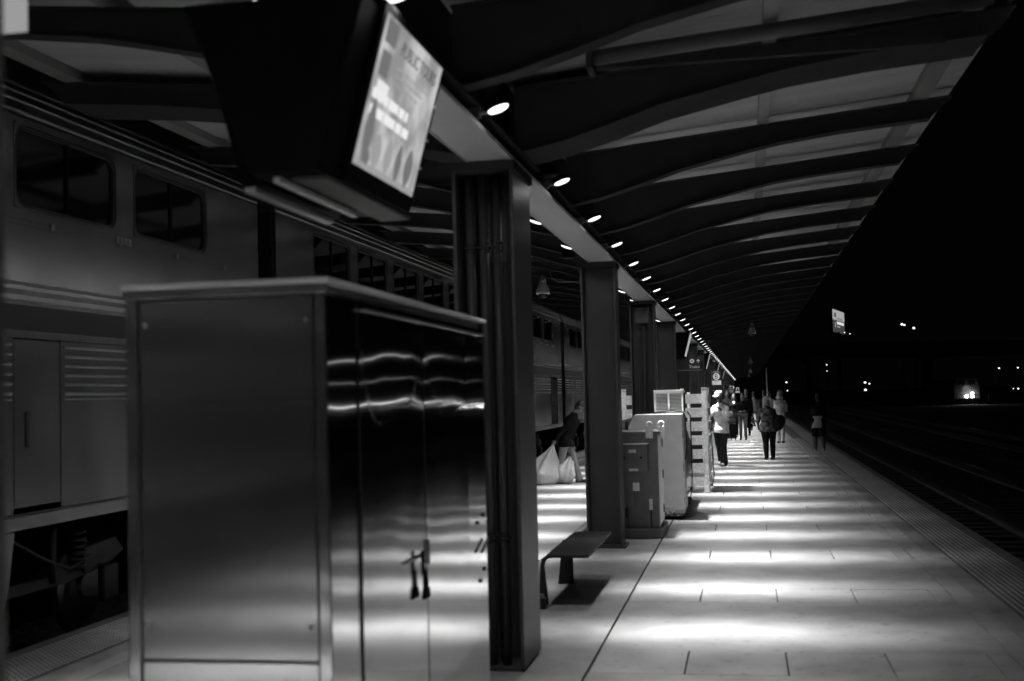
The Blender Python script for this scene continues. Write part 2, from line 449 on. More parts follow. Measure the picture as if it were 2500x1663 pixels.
# girder: I-section
GC = -1.572                      # the girder sits a little right of the column centre
part('girder_flange', MB().box(GC - .142, GC + .142, -16, YEND, 3.27, 3.295), GIRD, canopy)
part('girder_flange', MB().box(GC - .135, GC + .135, -16, YEND, 3.40, 3.42), STEELD, canopy)
part('girder_web', MB().box(GC - .02, GC + .02, -16, YEND, 3.296, 3.399).box(XC - .03, XC + .03, -16, YEND, 3.421, 3.98), STEELD, canopy)
part('girder_lip', MB().box(GC + .143, GC + .152, -16, YEND, 3.264, 3.290), GIRD, canopy)
part('girder_lip', MB().box(GC - .152, GC - .143, -16, YEND, 3.264, 3.290), GIRD, canopy)
# columns
def column_mb(y0, dep=.36, wy=.20):
    b = MB()
    for s in (-1, 1): b.box(XC + s * .19 - .012, XC + s * .19 + .012, y0, y0 + dep, .02, 3.21)
    b.box(XC - .178, XC + .178, y0 + wy, y0 + wy + .02, .02, 3.21)
    return b
def add_column(y0, first=None):
    c = part('column', column_mb(y0), COLM, canopy, bevel=.003)
    part('base_plate', MB().box(XC - .24, XC + .24, y0 - .04, y0 + .40, 0, .019), COLM, c)
    part('cap_plate', MB().box(XC - .215, XC + .215, y0 - .03, y0 + .39, 3.211, 3.268), STEELD, c)
    return c
c2 = add_column(14.03)
for k in range(2, 27): shift_copy(c2, (0, 6.1 * (k - 1), 0))
for k in (-1, -2): shift_copy(c2, (0, -6.1 + 6.1 * k, 0))
c1 = part('column', column_mb(7.73, .63, .34), COLM, canopy, label='nearest column, with three pipes running up it', bevel=.003)
part('cap_plate', MB().box(XC - .215, XC + .215, 7.70, 8.4, 3.211, 3.268), STEELD, c1)
part('base_plate', MB().box(XC - .19, XC + .19, 7.745, 8.34, 0, .019), COLM, c1)
for i, x in enumerate((-1.745, -1.655, -1.565)):
    pp = MB().tube([(x, 7.86, .01), (x, 7.86, 3.2)], .030, 14)
    o = part('pipe', pp, COLM, c1, smooth=True)
    for z in (.83, 2.72): 
        k_ = MB().tube([(x, 7.86, z - .03), (x, 7.86, z - .012)], .036, 14).tube([(x, 7.86, z + .02), (x, 7.86, z + .038)], .036, 14).box(x - .038, x + .038, 7.825, 7.90, z - .004, z + .010)
        o_ = part('bracket', k_, STEELD, c1, smooth=False)
c3pipe = MB().tube([(XC + .02, 20.2, .02), (XC + .02, 20.2, 3.0)], .025, 10)
part('pipe', c3pipe, COLM, canopy, smooth=True)
part('junction_box', MB().box(XC - .1, XC + .12, 20.10, 20.16, 2.9, 3.15), COLM, canopy)
dp = MB().tube([(XC + .75, 7.62, 3.86), (XC + 3.15, 7.62, 4.045)], .05, 16)
part('drain_pipe', dp, mat('drain_paint', .07, .5, spec=.3), canopy, smooth=True)
part('drain_bracket', MB().box(XC + .72, XC + .76, 7.54, 7.74, 3.78, 3.9), STEELD, canopy)
part('rib', MB().box(XC + .7, XC + 2.9, 7.80, 7.86, 3.84, 3.92), STEELD, canopy, label='short trim beam beside the drain pipe')

# ================================================================== LAMPS
def lamp_light(E):
    l = bpy.data.lights.new('lamp_light', 'SPOT'); l.energy = E; l.spot_size = R(172); l.spot_blend = .25; l.shadow_soft_size = .055; l.use_nodes = True
    nt = l.node_tree; em = [n for n in nt.nodes if n.type == 'EMISSION'][0]
    tc = nt.nodes.new('ShaderNodeTexCoord'); sp = nt.nodes.new('ShaderNodeSeparateXYZ'); nt.links.new(tc.outputs['Normal'], sp.inputs[0])
    def mth(op, a, b=None):
        n = nt.nodes.new('ShaderNodeMath'); n.operation = op
        for i, v in enumerate((a, b)):
            if v is None: continue
            if isinstance(v, (int, float)): n.inputs[i].default_value = v
            else: nt.links.new(v, n.inputs[i])
        return n.outputs[0]
    az = mth('ABSOLUTE', sp.outputs['Z'])
    def gau(v, s):
        t = mth('DIVIDE', v, az); return mth('EXPONENT', mth('MULTIPLY', mth('MULTIPLY', t, t), -1 / (2 * s * s)))
    ux = mth('ABSOLUTE', sp.outputs['X'])
    core = mth('MULTIPLY', gau(sp.outputs['Y'], LSY), gau(sp.outputs['X'], LSX))
    wide = mth('MULTIPLY', gau(sp.outputs['Y'], .62), gau(sp.outputs['X'], .25))
    tot = mth('ADD', mth('ADD', core, mth('MULTIPLY', wide, LWIDE)), LBASE)
    nt.links.new(tot, em.inputs['Strength'])
    return l
LSY, LSX, LWIDE, LBASE = .088, .19, .095, .0025
ORD = ['first', 'second', 'third', 'fourth', 'fifth', 'sixth', 'seventh', 'eighth', 'ninth', 'tenth', 'eleventh', 'twelfth', 'thirteenth', 'fourteenth', 'fifteenth', 'sixteenth']
LE = 2050
LD = lamp_light(LE); LDS = [LD, lamp_light(LE * .88), lamp_light(LE * 1.1)]; rl = random.Random(5)
def lamp(sg, y, label, group):
    x = XC + (.315 if sg > 0 else -.235); z = 3.365; tl = sg * R(20)
    t = thing('canopy_lamp', label, 'lamp', (x, y, z), group)
    rot = Matrix.Rotation(-tl, 3, 'Y')
    arm = MB().tube([(GC + sg * .155, y, 3.345), (GC + sg * .20, y, 3.345), (x - sg * .05, y, z + .03)], .012, 8)
    arm.box(min(GC + sg * .02, GC + sg * .155), max(GC + sg * .02, GC + sg * .155), y - .02, y + .02, 3.315, 3.375)
    part('arm', arm, GREYP, t)
    part('housing', MB().lathe([(.02, .05), (.045, .047), (.062, .03), (.067, .004), (.067, .0), (.064, -.001)], (x, y, z), 24, rot), BLACK, t, smooth=True)
    part('lens', MB().lathe([(.0635, -.0015), (.055, -.009), (.03, -.0135), (.005, -.0145)], (x, y, z), 24, rot), LENS, t)
    lo = bpy.data.objects.new('lamp_light', LD); col.objects.link(lo); lo.parent = t
    lo.location = rot @ Vector((0, 0, -.035)); lo.rotation_euler = (0, -tl, 0)
    return t
protos = {}
ly = [6.72 - 2.03 * k for k in range(0, 12)][::-1] + [9.17 + 2.03 * k for k in range(0, 80)]
ly = [y for y in ly if y < YEND]
for sg in (1, -1):
    sd = 'right' if sg > 0 else 'left'
    for y in ly:
        if sg < 0 and y > 120: continue
        n = round((y - 9.17) / 2.03)
        if y > 9 and n < 16: lab = 'round lit lamp on the %s side of the girder, %s beyond the nearest column' % (sd, ORD[n]); grp = 'lamps along the girder'
        elif 6 < y < 7: lab = 'largest round lit lamp, %s of the girder just before the nearest column' % sd; grp = 'lamps along the girder'
        elif 4 < y < 5: lab = 'round lit lamp on the %s side directly above the hanging display housing' % sd; grp = 'lamps along the girder'
        elif y < 5: lab = 'round lit lamp on the %s side of the girder behind the photographer' % sd; grp = 'lamps behind the photographer, %s side' % sd
        else: lab = 'tiny far lamp in the distant row on the %s side of the girder' % sd; grp = 'distant lamps, %s side' % sd
        if sg not in protos: protos[sg] = lamp(sg, y, lab, grp); y0_ = y; protos[(sg, 'y')] = y
        else:
            c = copy_tree(protos[sg], (0, y - protos[(sg, 'y')], 0), None, lab); c['group'] = grp
            for k_ in c.children:
                if k_.type == 'LIGHT': k_.data = rl.choice(LDS); k_.rotation_euler = (R(rl.uniform(-1.2, 1.2)), k_.rotation_euler.y + R(rl.uniform(-2, 2)), R(rl.uniform(-1.5, 1.5)))
# bowl speakers
def bowl(x, y, z, lab, proto=[None]):
    if proto[0] is None:
        t = thing('bowl_speaker', lab, 'speaker', (x, y, z), 'round speakers beside the girder')
        part('bowl', MB().lathe([(.01, .06), (.035, .055), (.068, .03), (.08, 0), (.084, -.02), (.084, -.028)], (x, y, z), 24), BLACK, t, smooth=True)
        part('grille', MB().lathe([(.080, -.029), (.068, -.038), (.04, -.045), (.01, -.048)], (x, y, z), 24), BLACK, t, smooth=True)
        part('stem', MB().tube([(x, y, z + .06), (x, y, z + .1)], .015, 8), STEELD, t)
        proto[0] = t; return t
    return copy_tree(proto[0], Vector((x, y, z)) - W0[proto[0].name], None, lab)
bowl(-1.40, 9.0, 3.42, 'round black bowl speaker right of the girder, nearest one')
bowl(-1.92, 13.7, 3.33, 'round black bowl speaker left of the second column head')
bowl(-1.33, 20.6, 3.40, 'round black bowl speaker right of the third column head')
bowl(-1.92, 26.0, 3.33, 'round black bowl speaker left of the fourth column head')
bowl(-1.33, 32.9, 3.40, 'round black bowl speaker right of the girder past the hanging display')
# dome cameras
def domecam(x, y, z, s, lab, arm=False):
    t = thing('dome_camera', lab, 'security camera', (x, y, z), 'dome cameras under the canopy')
    part('mount', MB().lathe([(.045 * s, .33 * s), (.045 * s, .26 * s), (.06 * s, .25 * s), (.065 * s, .17 * s)], (x, y, z), 20), GREYP, t, smooth=True)
    part('shroud', MB().lathe([(.06 * s, .18 * s), (.09 * s, .13 * s), (.115 * s, .06 * s), (.125 * s, .01 * s), (.125 * s, -.012 * s)], (x, y, z), 24), mat('camera_shell', .32, .4), t, smooth=True)
    part('dome', MB().lathe([(.085 * s, -.012 * s), (.083 * s, -.04 * s), (.066 * s, -.078 * s), (.035 * s, -.10 * s), (.005, -.106 * s)], (x, y, z), 24), BLACKG, t, smooth=True)
    part('dome_ring', MB().lathe([(.124 * s, -.0125 * s), (.124 * s, -.02 * s), (.09 * s, -.02 * s)], (x, y, z), 24), SIGNW, t)
    if arm:
        part('cable', MB().tube([(x + .13, y, z + .34), (x + .15, y, z + .25), (x + .24, y, z + .18), (x + .42, y, z + .165), (x + .75, y, z + .16)], .009, 8), GREYP, t, smooth=True)
    top = 3.75 + .1 * abs(x - XC)
    part('stem', MB().tube([(x, y, z + .33 * s), (x, y, top)], .018, 8), STEELD, t)
    return t
domecam(-3.25, 20.1, 3.46, .9, 'white dome security camera hanging over the train, left of the second column', True)
domecam(.26, 38.3, 3.52, .95, 'white dome security camera hanging mid canopy, largest on the right side')
domecam(.36, 79, 3.55, 1.1, 'small white dome camera far down the right canopy, upper of the distant three')
domecam(.50, 112, 3.45, 1.2, 'tiny dome camera far down the canopy, middle of the distant three')
domecam(.48, 150, 3.5, 1.3, 'tiny dome camera at the far canopy end, lowest of the distant three')

# ================================================================== HANGING DISPLAYS
def display(y0, y1, lab, screen=True, words=True):
    t = thing('hanging_display', lab, 'display screen', (XC, y0, 2.62), 'hanging displays along the girder')
    b = MB()
    # V-shaped housing: wide at the top
    for (ya, yb) in ((y0 - .05, y1 + .05),):
        b.prism([(-1.80, 2.60), (-1.53, 2.60), (-1.34, 3.262), (-2.06, 3.262)][::-1], 'y', ya - .22, yb)
    part('housing', b, BLACK, t, bevel=.01)
    part('underside_tray', MB().box(-1.66, -1.515, y0 - .20, y1 + .1, 2.58, 2.598), mat('tray_paint', .07, .6, spec=.1), t, bevel=.006)
    part('rail', MB().box(-1.925, -1.875, y0 - .02, y1 + .06, 2.575, 2.60), WHITEP, t, bevel=.004)
    part('rail', MB().box(-1.735, -1.705, y0 - .2, y1 - .1, 2.575, 2.598), WHITEP, t, bevel=.004)
    part('monitor', MB().prism([(-1.84, 2.601), (-1.93, 2.601), (-2.10, 3.25), (-2.065, 3.25)], 'y', y0 - .03, y1 + .04), BLACK, t)
    # right-hand monitor, tilted
    xb, xt, zb, zt = -1.515, -1.325, 2.60, 3.30
    def pt(u, v, d=0):   # u along y 0..1, v up 0..1, d outwards
        n = Vector((zt - zb, 0, -(xt - xb))).normalized()
        return Vector((xb + (xt - xb) * v, y0 - .045 + (y1 - y0 + .09) * u, zb + (zt - zb) * v)) + n * d
    def slabq(u0, u1, v0, v1, d0, d1):
        vs = [pt(u0, v0, d0), pt(u1, v0, d0), pt(u1, v1, d0), pt(u0, v1, d0), pt(u0, v0, d1), pt(u1, v0, d1), pt(u1, v1, d1), pt(u0, v1, d1)]
        return MB().add(vs, [(0, 3, 2, 1), (4, 5, 6, 7), (0, 1, 5, 4), (1, 2, 6, 5), (2, 3, 7, 6), (3, 0, 4, 7)])
    part('monitor', slabq(0, 1, 0, 1, -.06, .012), BLACK, t, bevel=.006)
    s = part('screen', slabq(.045, .95, .11, .945, .0125, .016), SCR, t)
    if words:
        yd = (pt(0, 1) - pt(0, 0)).normalized(); xd = Vector((0, 1, 0))
        def put(txt, u, v, size, M, xs=1.0): text_mesh(txt, size, M, pt(u, v, .0185), xd, yd, t, xscale=xs)
        put('PUBLIC TOURS', .30, .80, .082, INK, 1.0)
        pic = MB()
        def area(u0, u1, v0, v1, M, nm='picture', d=.0165):
            part(nm, slabq(u0, u1, v0, v1, d, d + .0012), M, t)
        area(.07, .22, .80, .93, INK2); area(.08, .20, .62, .76, INK2); area(.10, .26, .50, .60, PALE)
        rs_ = random.Random(7)
        def words(u0, u1, v, h, M, wl=.05):
            u = u0
            while u < u1 - .02:
                w__ = min(rs_.uniform(.5, 1.5) * wl, u1 - u); area(u, u + w__, v, v + h, M, 'text_line'); u += w__ + .018
        for k in range(3): words(.30, .82 - .07 * k, .72 - .045 * k, .015, INK3, .06)
        words(.07, .60, .49, .055, WHI, .10); words(.08, .66, .40, .055, WHI, .12)
        def figure(u0, u1, v0, v1, M):
            poly = []
            for k in range(15):
                a_ = 2 * math.pi * k / 14
                if k == 14: break
                cu, cv = (u0 + u1) / 2, (v0 + v1) / 2
                poly.append((cu + (u1 - u0) / 2 * math.cos(a_) * (.75 + .25 * math.cos(2 * a_)), cv + (v1 - v0) / 2 * math.sin(a_)))
            vs = [pt(p[0], p[1], .0167) for p in poly] + [pt(p[0], p[1], .018) for p in poly]; n_ = len(poly)
            part('picture', MB().add(vs, [tuple(range(n_))[::-1], tuple(range(n_, 2 * n_))] + [(i_, (i_ + 1) % n_, n_ + (i_ + 1) % n_, n_ + i_) for i_ in range(n_)]), M, t)
        for (u0, wd, v1, M) in ((.08, .11, .50, INK2), (.22, .13, .34, INK3), (.40, .11, .35, INK3), (.57, .09, .36, INK2), (.72, .12, .37, INK2), (.14, .08, .22, INK2), (.86, .06, .26, INK3)):
            figure(u0, u0 + wd, .13, v1, M)
        area(.06, .94, .112, .145, INK3, 'picture', .0166)
        for k, (u, v) in enumerate(((.955, .70), (.955, .48), (.955, .30))):
            q = pt(u + .012, v, .02); part('bolt', MB().ell(q, .006, seg=8, rings=5), WHITEP, t)
    for k in (0, 1):
        x = XC - .1 + .2 * k
        part('hanger', MB().box(x - .012, x + .012, y0 + .1, y0 + .13, 3.262, 3.27), STEELD, t)
    return t
def scrmat():
    M = bpy.data.materials.new('lit_screen'); M.use_nodes = True; nt = M.node_tree; nt.nodes.clear(); N = nt.nodes; L = nt.links
    o = N.new('ShaderNodeOutputMaterial'); e = N.new('ShaderNodeEmission'); tc = N.new('ShaderNodeTexCoord')
    n = N.new('ShaderNodeTexNoise'); n.inputs['Scale'].default_value = 5; L.new(tc.outputs['Object'], n.inputs['Vector'])
    r = N.new('ShaderNodeValToRGB'); r.color_ramp.elements[0].color = (.28, .28, .28, 1); r.color_ramp.elements[1].color = (.56, .56, .56, 1)
    r.color_ramp.elements[0].position = .38; r.color_ramp.elements[1].position = .62
    L.new(n.outputs['Fac'], r.inputs[0]); L.new(r.outputs[0], e.inputs[0]); e.inputs[1].default_value = 1.0; L.new(e.outputs[0], o.inputs[0]); return M
SCR = scrmat(); INK = emis('screen_ink', .12); INK2 = emis('screen_mid_ink', .17); INK3 = emis('screen_pale_ink', .34); PALE = emis('screen_bright', .8); WHI = emis('screen_white', .85)
d1 = display(4.58, 5.44, 'nearest black hanging display with bright screen reading PUBLIC TOURS')
d2 = display(31.3, 32.2, 'black hanging display above the larger Trains sign', words=False)
d3 = display(48.6, 49.5, 'black hanging display above the Location B sign', words=False)
d4 = display(66, 67, 'small dark hanging display above the far Trains sign', words=False)
d5 = display(84, 85, 'tiny dark hanging display farthest along the girder', words=False)

# near-left edge of another hanging sign (blurred pale corner at the top left)
t = thing('hanging_sign', 'blurred pale sign corner at the top left edge of the view', 'sign', (-2.45, 3.5, 2.95))
part('panel', MB().box(-2.62, -2.215, 3.48, 3.53, 2.945, 3.26), emis('pale_lit_sign', .32), t, bevel=.004)
part('hanger', MB().box(-2.5, -2.48, 3.49, 3.51, 3.26, 3.9), STEELD, t)

# ================================================================== TRAIN
TX = -5.4
def rrect(y0, y1, z0, z1, r, n=5):
    pts = []
    for cy_, cz_, a0 in ((y1 - r, z1 - r, 0), (y0 + r, z1 - r, 90), (y0 + r, z0 + r, 180), (y1 - r, z0 + r, 270)):
        for k in range(n + 1):
            a = R(a0 + 90 * k / n); pts.append((cy_ + r * math.cos(a), cz_ + r * math.sin(a)))
    return pts
def window_frame(y0, y1, z0, z1, r, x):
    """ring whose outside is the rectangle and whose inside is a rounded rectangle"""
    inn = rrect(y0 + .012, y1 - .012, z0 + .012, z1 - .012, r); n = len(inn); b = MB()
    out = []
    cy_, cz_ = (y0 + y1) / 2, (z0 + z1) / 2
    for (a, c) in inn:
        dy, dz = a - cy_, c - cz_
        k = min((y1 - y0) / 2 / max(abs(dy), 1e-6), (z1 - z0) / 2 / max(abs(dz), 1e-6)); out.append((cy_ + dy * k, cz_ + dz * k))
    vs = [(x, a, c) for a, c in inn] + [(x, a, c) for a, c in out] + [(x - .03, a, c) for a, c in inn]
    fs = []
    for i in range(n):
        j = (i + 1) % n; fs.append((i, n + i, n + j, j)); fs.append((i, j, 2 * n + j, 2 * n + i))
    return b.add(vs, fs)
def coach(y0, y1, wins, lab, det, seats=False, dark=False, doors=()):
    t = thing('passenger_car', lab, 'train car', (TX - 1.5, y0, 0), 'cars of the standing train')
    zb, zt = .94, 3.98
    # ---- side wall with window openings
    wall = MB(); wz0, wz1 = 3.28, 3.94; th = .05
    wall.box(TX - th, TX, y0, y1, 2.30, wz0); wall.box(TX - th, TX, y0, y1, wz1, 4.0)
    prev = y0
    for (a, b) in wins: wall.box(TX - th, TX, prev, a, wz0, wz1); prev = b
    wall.box(TX - th, TX, prev, y1, wz0, wz1)
    part('upper_side', wall, TRAIN, t)
    for i, (a, b) in enumerate(wins):
        f = part('window', window_frame(a, b, wz0, wz1, .13 if not seats else .07, TX + .004), TRAIN if not seats else TRAIN, t)
        gk = MB(); 
        inn = rrect(a + .012, b - .012, wz0 + .012, wz1 - .012, .13 if not seats else .07); inn2 = rrect(a + .04, b - .04, wz0 + .04, wz1 - .04, .11 if not seats else .05); n = len(inn)
        gk.add([(TX - .004, p, q) for p, q in inn] + [(TX - .004, p, q) for p, q in inn2] + [(TX - .03, p, q) for p, q in inn2],
               [(i_, n + i_, n + (i_ + 1) % n, (i_ + 1) % n) for i_ in range(n)] + [(n + i_, 2 * n + i_, 2 * n + (i_ + 1) % n, n + (i_ + 1) % n) for i_ in range(n)])
        part('gasket', gk, RUBBER, f)
        part('pane', MB().box(TX - .034, TX - .028, a, b, wz0, wz1), GLASS if seats else DGLASS, f)
        mid = (a + b) / 2
        part('mullion', MB().box(TX - .028, TX - .012, mid - .014, mid + .014, wz0, wz1), BLACK, f)
        part('drip_rail', MB().box(TX + .001, TX + .012, a + .08, b - .1, wz1 - .035, wz1 - .024), TRAIN, f)
    # inner dark shell
    part('interior', MB().box(TX - 1.6, TX - 1.55, y0 + .1, y1 - .1, 1.0, 4.0).box(TX - 1.6, TX - .06, y0 + .1, y1 - .1, 3.05, 3.10).box(TX - 1.6, TX - .06, y0 + .1, y1 - .1, 4.0, 4.02), UNDER, t)
    if seats:
        for (a, b) in wins:
            for k in range(2):
                ys = a + .25 + k * .8
                s = MB().prism([(ys, 3.1), (ys + .3, 3.1), (ys + .34, 3.42), (ys + .40, 3.62), (ys + .38, 3.68), (ys + .22, 3.685), (ys + .14, 3.6), (ys + .12, 3.45)], 'x', TX - .75, TX - .22)
                part('seat', s, SEAT, t, bevel=.03)
    # ---- pale stripes and dark belt, standing proud of the wall
    for z0_, z1_ in ((2.685, 2.715), (2.615, 2.655), (2.545, 2.575)):
        part('stripe', MB().box(TX + .001, TX + .004, y0, y1, z0_, z1_), TRAINL, t)
    part('belt', MB().box(TX + .001, TX + .005, y0, y1, 2.345, 2.54), TRAIND, t)
    part('seam', MB().box(TX + .001, TX + .006, y0, y1, 3.195, 3.203).box(TX + .001, TX + .006, y0, y1, 3.155, 3.16), TRAIN, t)
    if det:
        for k in range(int((y1 - y0) / 1.1)):
            yy = y0 + .4 + 1.1 * k; part('clip', MB().box(TX + .001, TX + .012, yy, yy + .04, 3.165, 3.215), TRAINL, t)
    # ---- rivet strip
    rs = MB().box(TX - .03, TX + .008, y0, y1, 2.285, 2.343)
    if det:
        yy = y0 + .03
        while yy < min(y1, 12): rs.ell((TX + .009, yy, 2.305), .008, seg=5, rings=4); yy += .075
    part('rivet_strip', rs, TRAIN, t)
    # ---- lower side: doors and fluted panels
    prev = y0
    for (a, b, kind) in doors:
        panels(t, prev, a, det, zb)
        if kind == 'door':
            d = part('door', MB().box(TX - .02, TX + .001, a + .008, b - .008, zb + .06, 2.275), TRAIN, t, bevel=.004)
            part('handle', MB().box(TX + .001, TX + .012, a + .16, a + .19, 1.45, 1.72), RUBBER, d)
        else:
            d = part('grille', MB().box(TX - .06, TX - .03, a + .01, b - .01, zb + .05, 2.22), RUBBER, t)
            lv = MB()
            for k in range(11): z = zb + .12 + k * .105; lv.prism([(TX - .03, z), (TX + .002, z - .02), (TX + .002, z - .028), (TX - .03, z - .012)], 'y', a + .02, b - .02)
            part('louvre', lv, UNDER, d)
        prev = b
    panels(t, prev, y1, det, zb)
    part('sill', MB().box(TX - .03, TX + .003, y0, y1, .935, .955), TRAIND, t)
    part('sill', MB().box(TX - .04, TX + .012, y0, y1, .835, .933), TRAINL, t)
    # ---- roof: curve with longitudinal ridges
    prof = [(0, 4.0), (-.02, 4.08), (-.06, 4.18), (-.14, 4.28), (-.28, 4.36), (-.55, 4.43), (-1.0, 4.47), (-1.5, 4.48)]
    full = [(TX + a, b) for a, b in prof] + [(TX - 3.0 - a, b) for a, b in prof[::-1]]
    part('roof', MB().prism(full + [(TX - 3.0, 3.99), (TX, 3.99)], 'y', y0, y1), SSD, t)
    for a, b in ((.004, 4.025), (-.012, 4.115), (-.045, 4.195), (-.115, 4.28), (-.24, 4.355)):
        part('roof_ridge', MB().tube([(TX + a, y0, b), (TX + a, y1, b)], .013, 10), TRAINR, t, smooth=True)
    # ---- other walls, floor, ends
    part('shell', MB().box(TX - 3.0, TX - 2.95, y0, y1, .85, 4.0).box(TX - 2.95, TX - .05, y0, y0 + .05, .85, 4.0).box(TX - 2.95, TX - .05, y1 - .05, y1, .85, 4.0).box(TX - 2.95, TX - .06, y0 + .06, y1 - .06, .84, .9), TRAIND, t)
    e = MB()
    for k in range(4): e.box(TX - 2.2, TX - .32 - .02 * (k % 2), y1 + .02 + .065 * k, y1 + .07 + .065 * k, 1.0, 3.9)
    part('diaphragm', e, RUBBER, t)
    part('end_post', MB().box(TX - .12, TX - .09, y1 + .16, y1 + .24, 1.0, 4.0), TRAIN, t)
    # ---- trucks and equipment below
    for yc in (y0 + 2.6, y1 - 4.2):
        truck(t, yc)
    if det:
        ub = MB().box(TX - .5, TX - .12, y0 + 12, y0 + 16.5, .05, .80)
    yb = (y0 + y1) / 2
    part('equipment_box', MB().box(TX - .9, TX - .14, yb - 3.2, yb - .6, .02, .82).box(TX - .9, TX - .18, yb - .2, yb + 2.6, .1, .82), UNDER, t, bevel=.02)
    return t
def panels(t, a, b, det, zb):
    if b - a < .1: return
    n = max(1, round((b - a) / 2.9)); w_ = (b - a) / n
    for i in range(n):
        p0, p1 = a + i * w_ + .006, a + (i + 1) * w_ - .006
        o = part('side_panel', MB().box(TX - .02, TX, p0, p1, zb + .02, 2.28), TRAIN, t)
        fl = MB()
        for k in range(6):
            z = 2.235 - k * .075; fl.prism([(TX, z - .014), (TX + .014, z - .006), (TX + .014, z + .004), (TX, z + .010)], 'y', p0 + .06, p1 - .02)
        fl.box(TX, TX + .006, p0 + .06, p1 - .02, 1.808, 1.82)
        part('fluting', fl, TRAINR, o)
def truck(t, yc):
    b = MB()
    x = TX - .22
    b.prism([(yc - 1.5, .45), (yc - 1.35, .58), (yc - .5, .52), (yc - .3, .38), (yc + .3, .38), (yc + .5, .52), (yc + 1.35, .58), (yc + 1.5, .45), (yc + 1.2, .34), (yc + .5, .28), (yc - .5, .28), (yc - 1.2, .34)][::-1], 'x', x - .14, x)
    tr = part('truck_frame', b, UNDER, t, bevel=.01)
    for dy in (-1.15, 1.15):
        part('wheel', MB().lathe([(.40, -.06), (.42, -.05), (.40, 0), (.33, .02), (.12, .02), (.1, .05)], (x - .22, yc + dy, .17), 24, Matrix.Rotation(R(90), 3, 'Y')), RAILM, tr, smooth=False)
        part('axle_box', MB().box(x, x + .07, yc + dy - .13, yc + dy + .13, .05, .36), UNDER, tr, bevel=.02)
        sp = MB()
        pts = [(x + .03 + .07 * math.cos(k * .7), yc + dy * .55 + .07 * math.sin(k * .7), .36 + k * .0062) for k in range(60)]
        part('coil_spring', MB().tube(pts, .016, 6), UNDER, tr, smooth=True)
    part('brake_hose', MB().tube([(TX - .1, yc - .9, .80), (TX - .08, yc - .5, .76), (TX - .1, yc, .55), (TX - .12, yc + .4, .42), (TX - .15, yc + .8, .48)], .016, 8), UNDER, tr, smooth=True)
    part('damper', MB().tube([(TX - .12, yc + .15, .78), (TX - .12, yc + .15, .34)], [.035, .028], 10), UNDER, tr, smooth=True)
    part('damper', MB().tube([(TX - .12, yc - .55, .82), (TX - .10, yc - .65, .25)], .02, 8), UNDER, tr, smooth=True)
wA = [(8.40 + 1.86 * k, 8.40 + 1.86 * k + 1.55) for k in range(-6, 2)]
coach(-10.2, 13.13, wA, 'nearest double-deck train car with two large dark upper windows', True, doors=((6.0, 6.5, 'door'), (8.375, 9.02, 'door')))
wB = [(15.0 + 1.842 * k, 15.0 + 1.842 * k + 1.5) for k in range(0, 11)]
coach(13.70, 36.50, wB, 'second train car with seats showing behind its upper windows', True, seats=True, doors=((22.0, 23.1, 'door'), (34.34, 35.6, 'grille')))
wC = [(38.4 + 1.9 * k, 38.4 + 1.9 * k + 1.55) for k in range(0, 11)]
coach(37.15, 60.2, wC, 'third train car, its windows showing between the second and third columns', False, doors=((38.2, 38.5, 'door'), (39.2, 39.6, 'door')))
wD = [(w_[0] + 23.6, w_[1] + 23.6) for w_ in wC]
coach(60.8, 83.8, wD, 'fourth train car, farthest one showing between the columns', False)
coach(84.4, 107.4, [(w_[0] + 23.6, w_[1] + 23.6) for w_ in wD], 'fifth train car hidden far down the platform', False)
# pale step bracket below the first car and its warning plate
carA = bpy.data.objects['passenger_car']
part('step_bracket', MB().prism([(8.16, .82), (8.40, .82), (8.33, .45), (8.2, .05), (8.02, -.1), (8.02, .3)][::-1], 'x', TX - .06, TX - .01), TRAINL, carA, bevel=.006)
part('notice_plate', MB().box(TX + .0065, TX + .010, 9.93, 10.20, 3.185, 3.245), TRAINL, carA)
for i in range(3): part('notice_mark', MB().box(TX + .0105, TX + .012, 9.985 + .07 * i, 9.997 + .07 * i, 3.19, 3.235), TRAIND, carA)
# small glowing spots set behind the window panes of the second car
carB = bpy.data.objects['passenger_car.001']
WSPOT = emis('window_spot', 3.5)
for (yy, zz, s) in ((19.2, 3.865, .03), (19.34, 3.835, .045), (19.55, 3.84, .02), (19.45, 3.75, .03), (20.0, 3.51, .06), (17.25, 3.87, .02), (17.45, 3.875, .012), (16.05, 3.87, .015)):
    part('window_spot', MB().ell((TX - .12, yy, zz), (s * .6, s * 1.8, s * .7), seg=8, rings=6), WSPOT, carB)

# ================================================================== FOREGROUND STEEL CABINET
X0, X1, Y0, Y1, ZT = -2.225, -1.45, 4.16, 6.84, 2.185
cab = thing('steel_cabinet', 'tall stainless steel equipment cabinet, large and blurred in the left foreground', 'cabinet', ((X0 + X1) / 2, (Y0 + Y1) / 2, 0))
part('carcass', MB().box(X0 + .01, X1 - .035, Y0 + .012, Y1, .06, ZT - .03), SSD, cab, bevel=.004)
part('plinth', MB().box(X0 + .03, X1 - .03, Y0 + .03, Y1 - .03, 0, .06), BLACK, cab)
part('front_panel', MB().box(X0 + .055, X1 - .055, Y0 + .001, Y0 + .011, .83, 2.12), SSF, cab, bevel=.003)
part('front_panel', MB().box(X0 + .055, X1 - .055, Y0 + .001, Y0 + .011, .08, .82), SSF, cab, bevel=.003)
for s, xx in ((0, X0), (1, X1)):
    xa, xb = (xx, xx + .05) if s == 0 else (xx - .05, xx - .0)
    part('corner_post', MB().box(xa, xb - (.003 if s else 0), Y0 - .006, Y0 + .011, .06, ZT - .03), SSF, cab, bevel=.006)
part('top_lid', MB().box(X0 - .014, X1 + .012, Y0 - .018, Y1 + .012, ZT - .022, ZT), mat('lid_steel', .55, .4, .4), cab, bevel=.008)
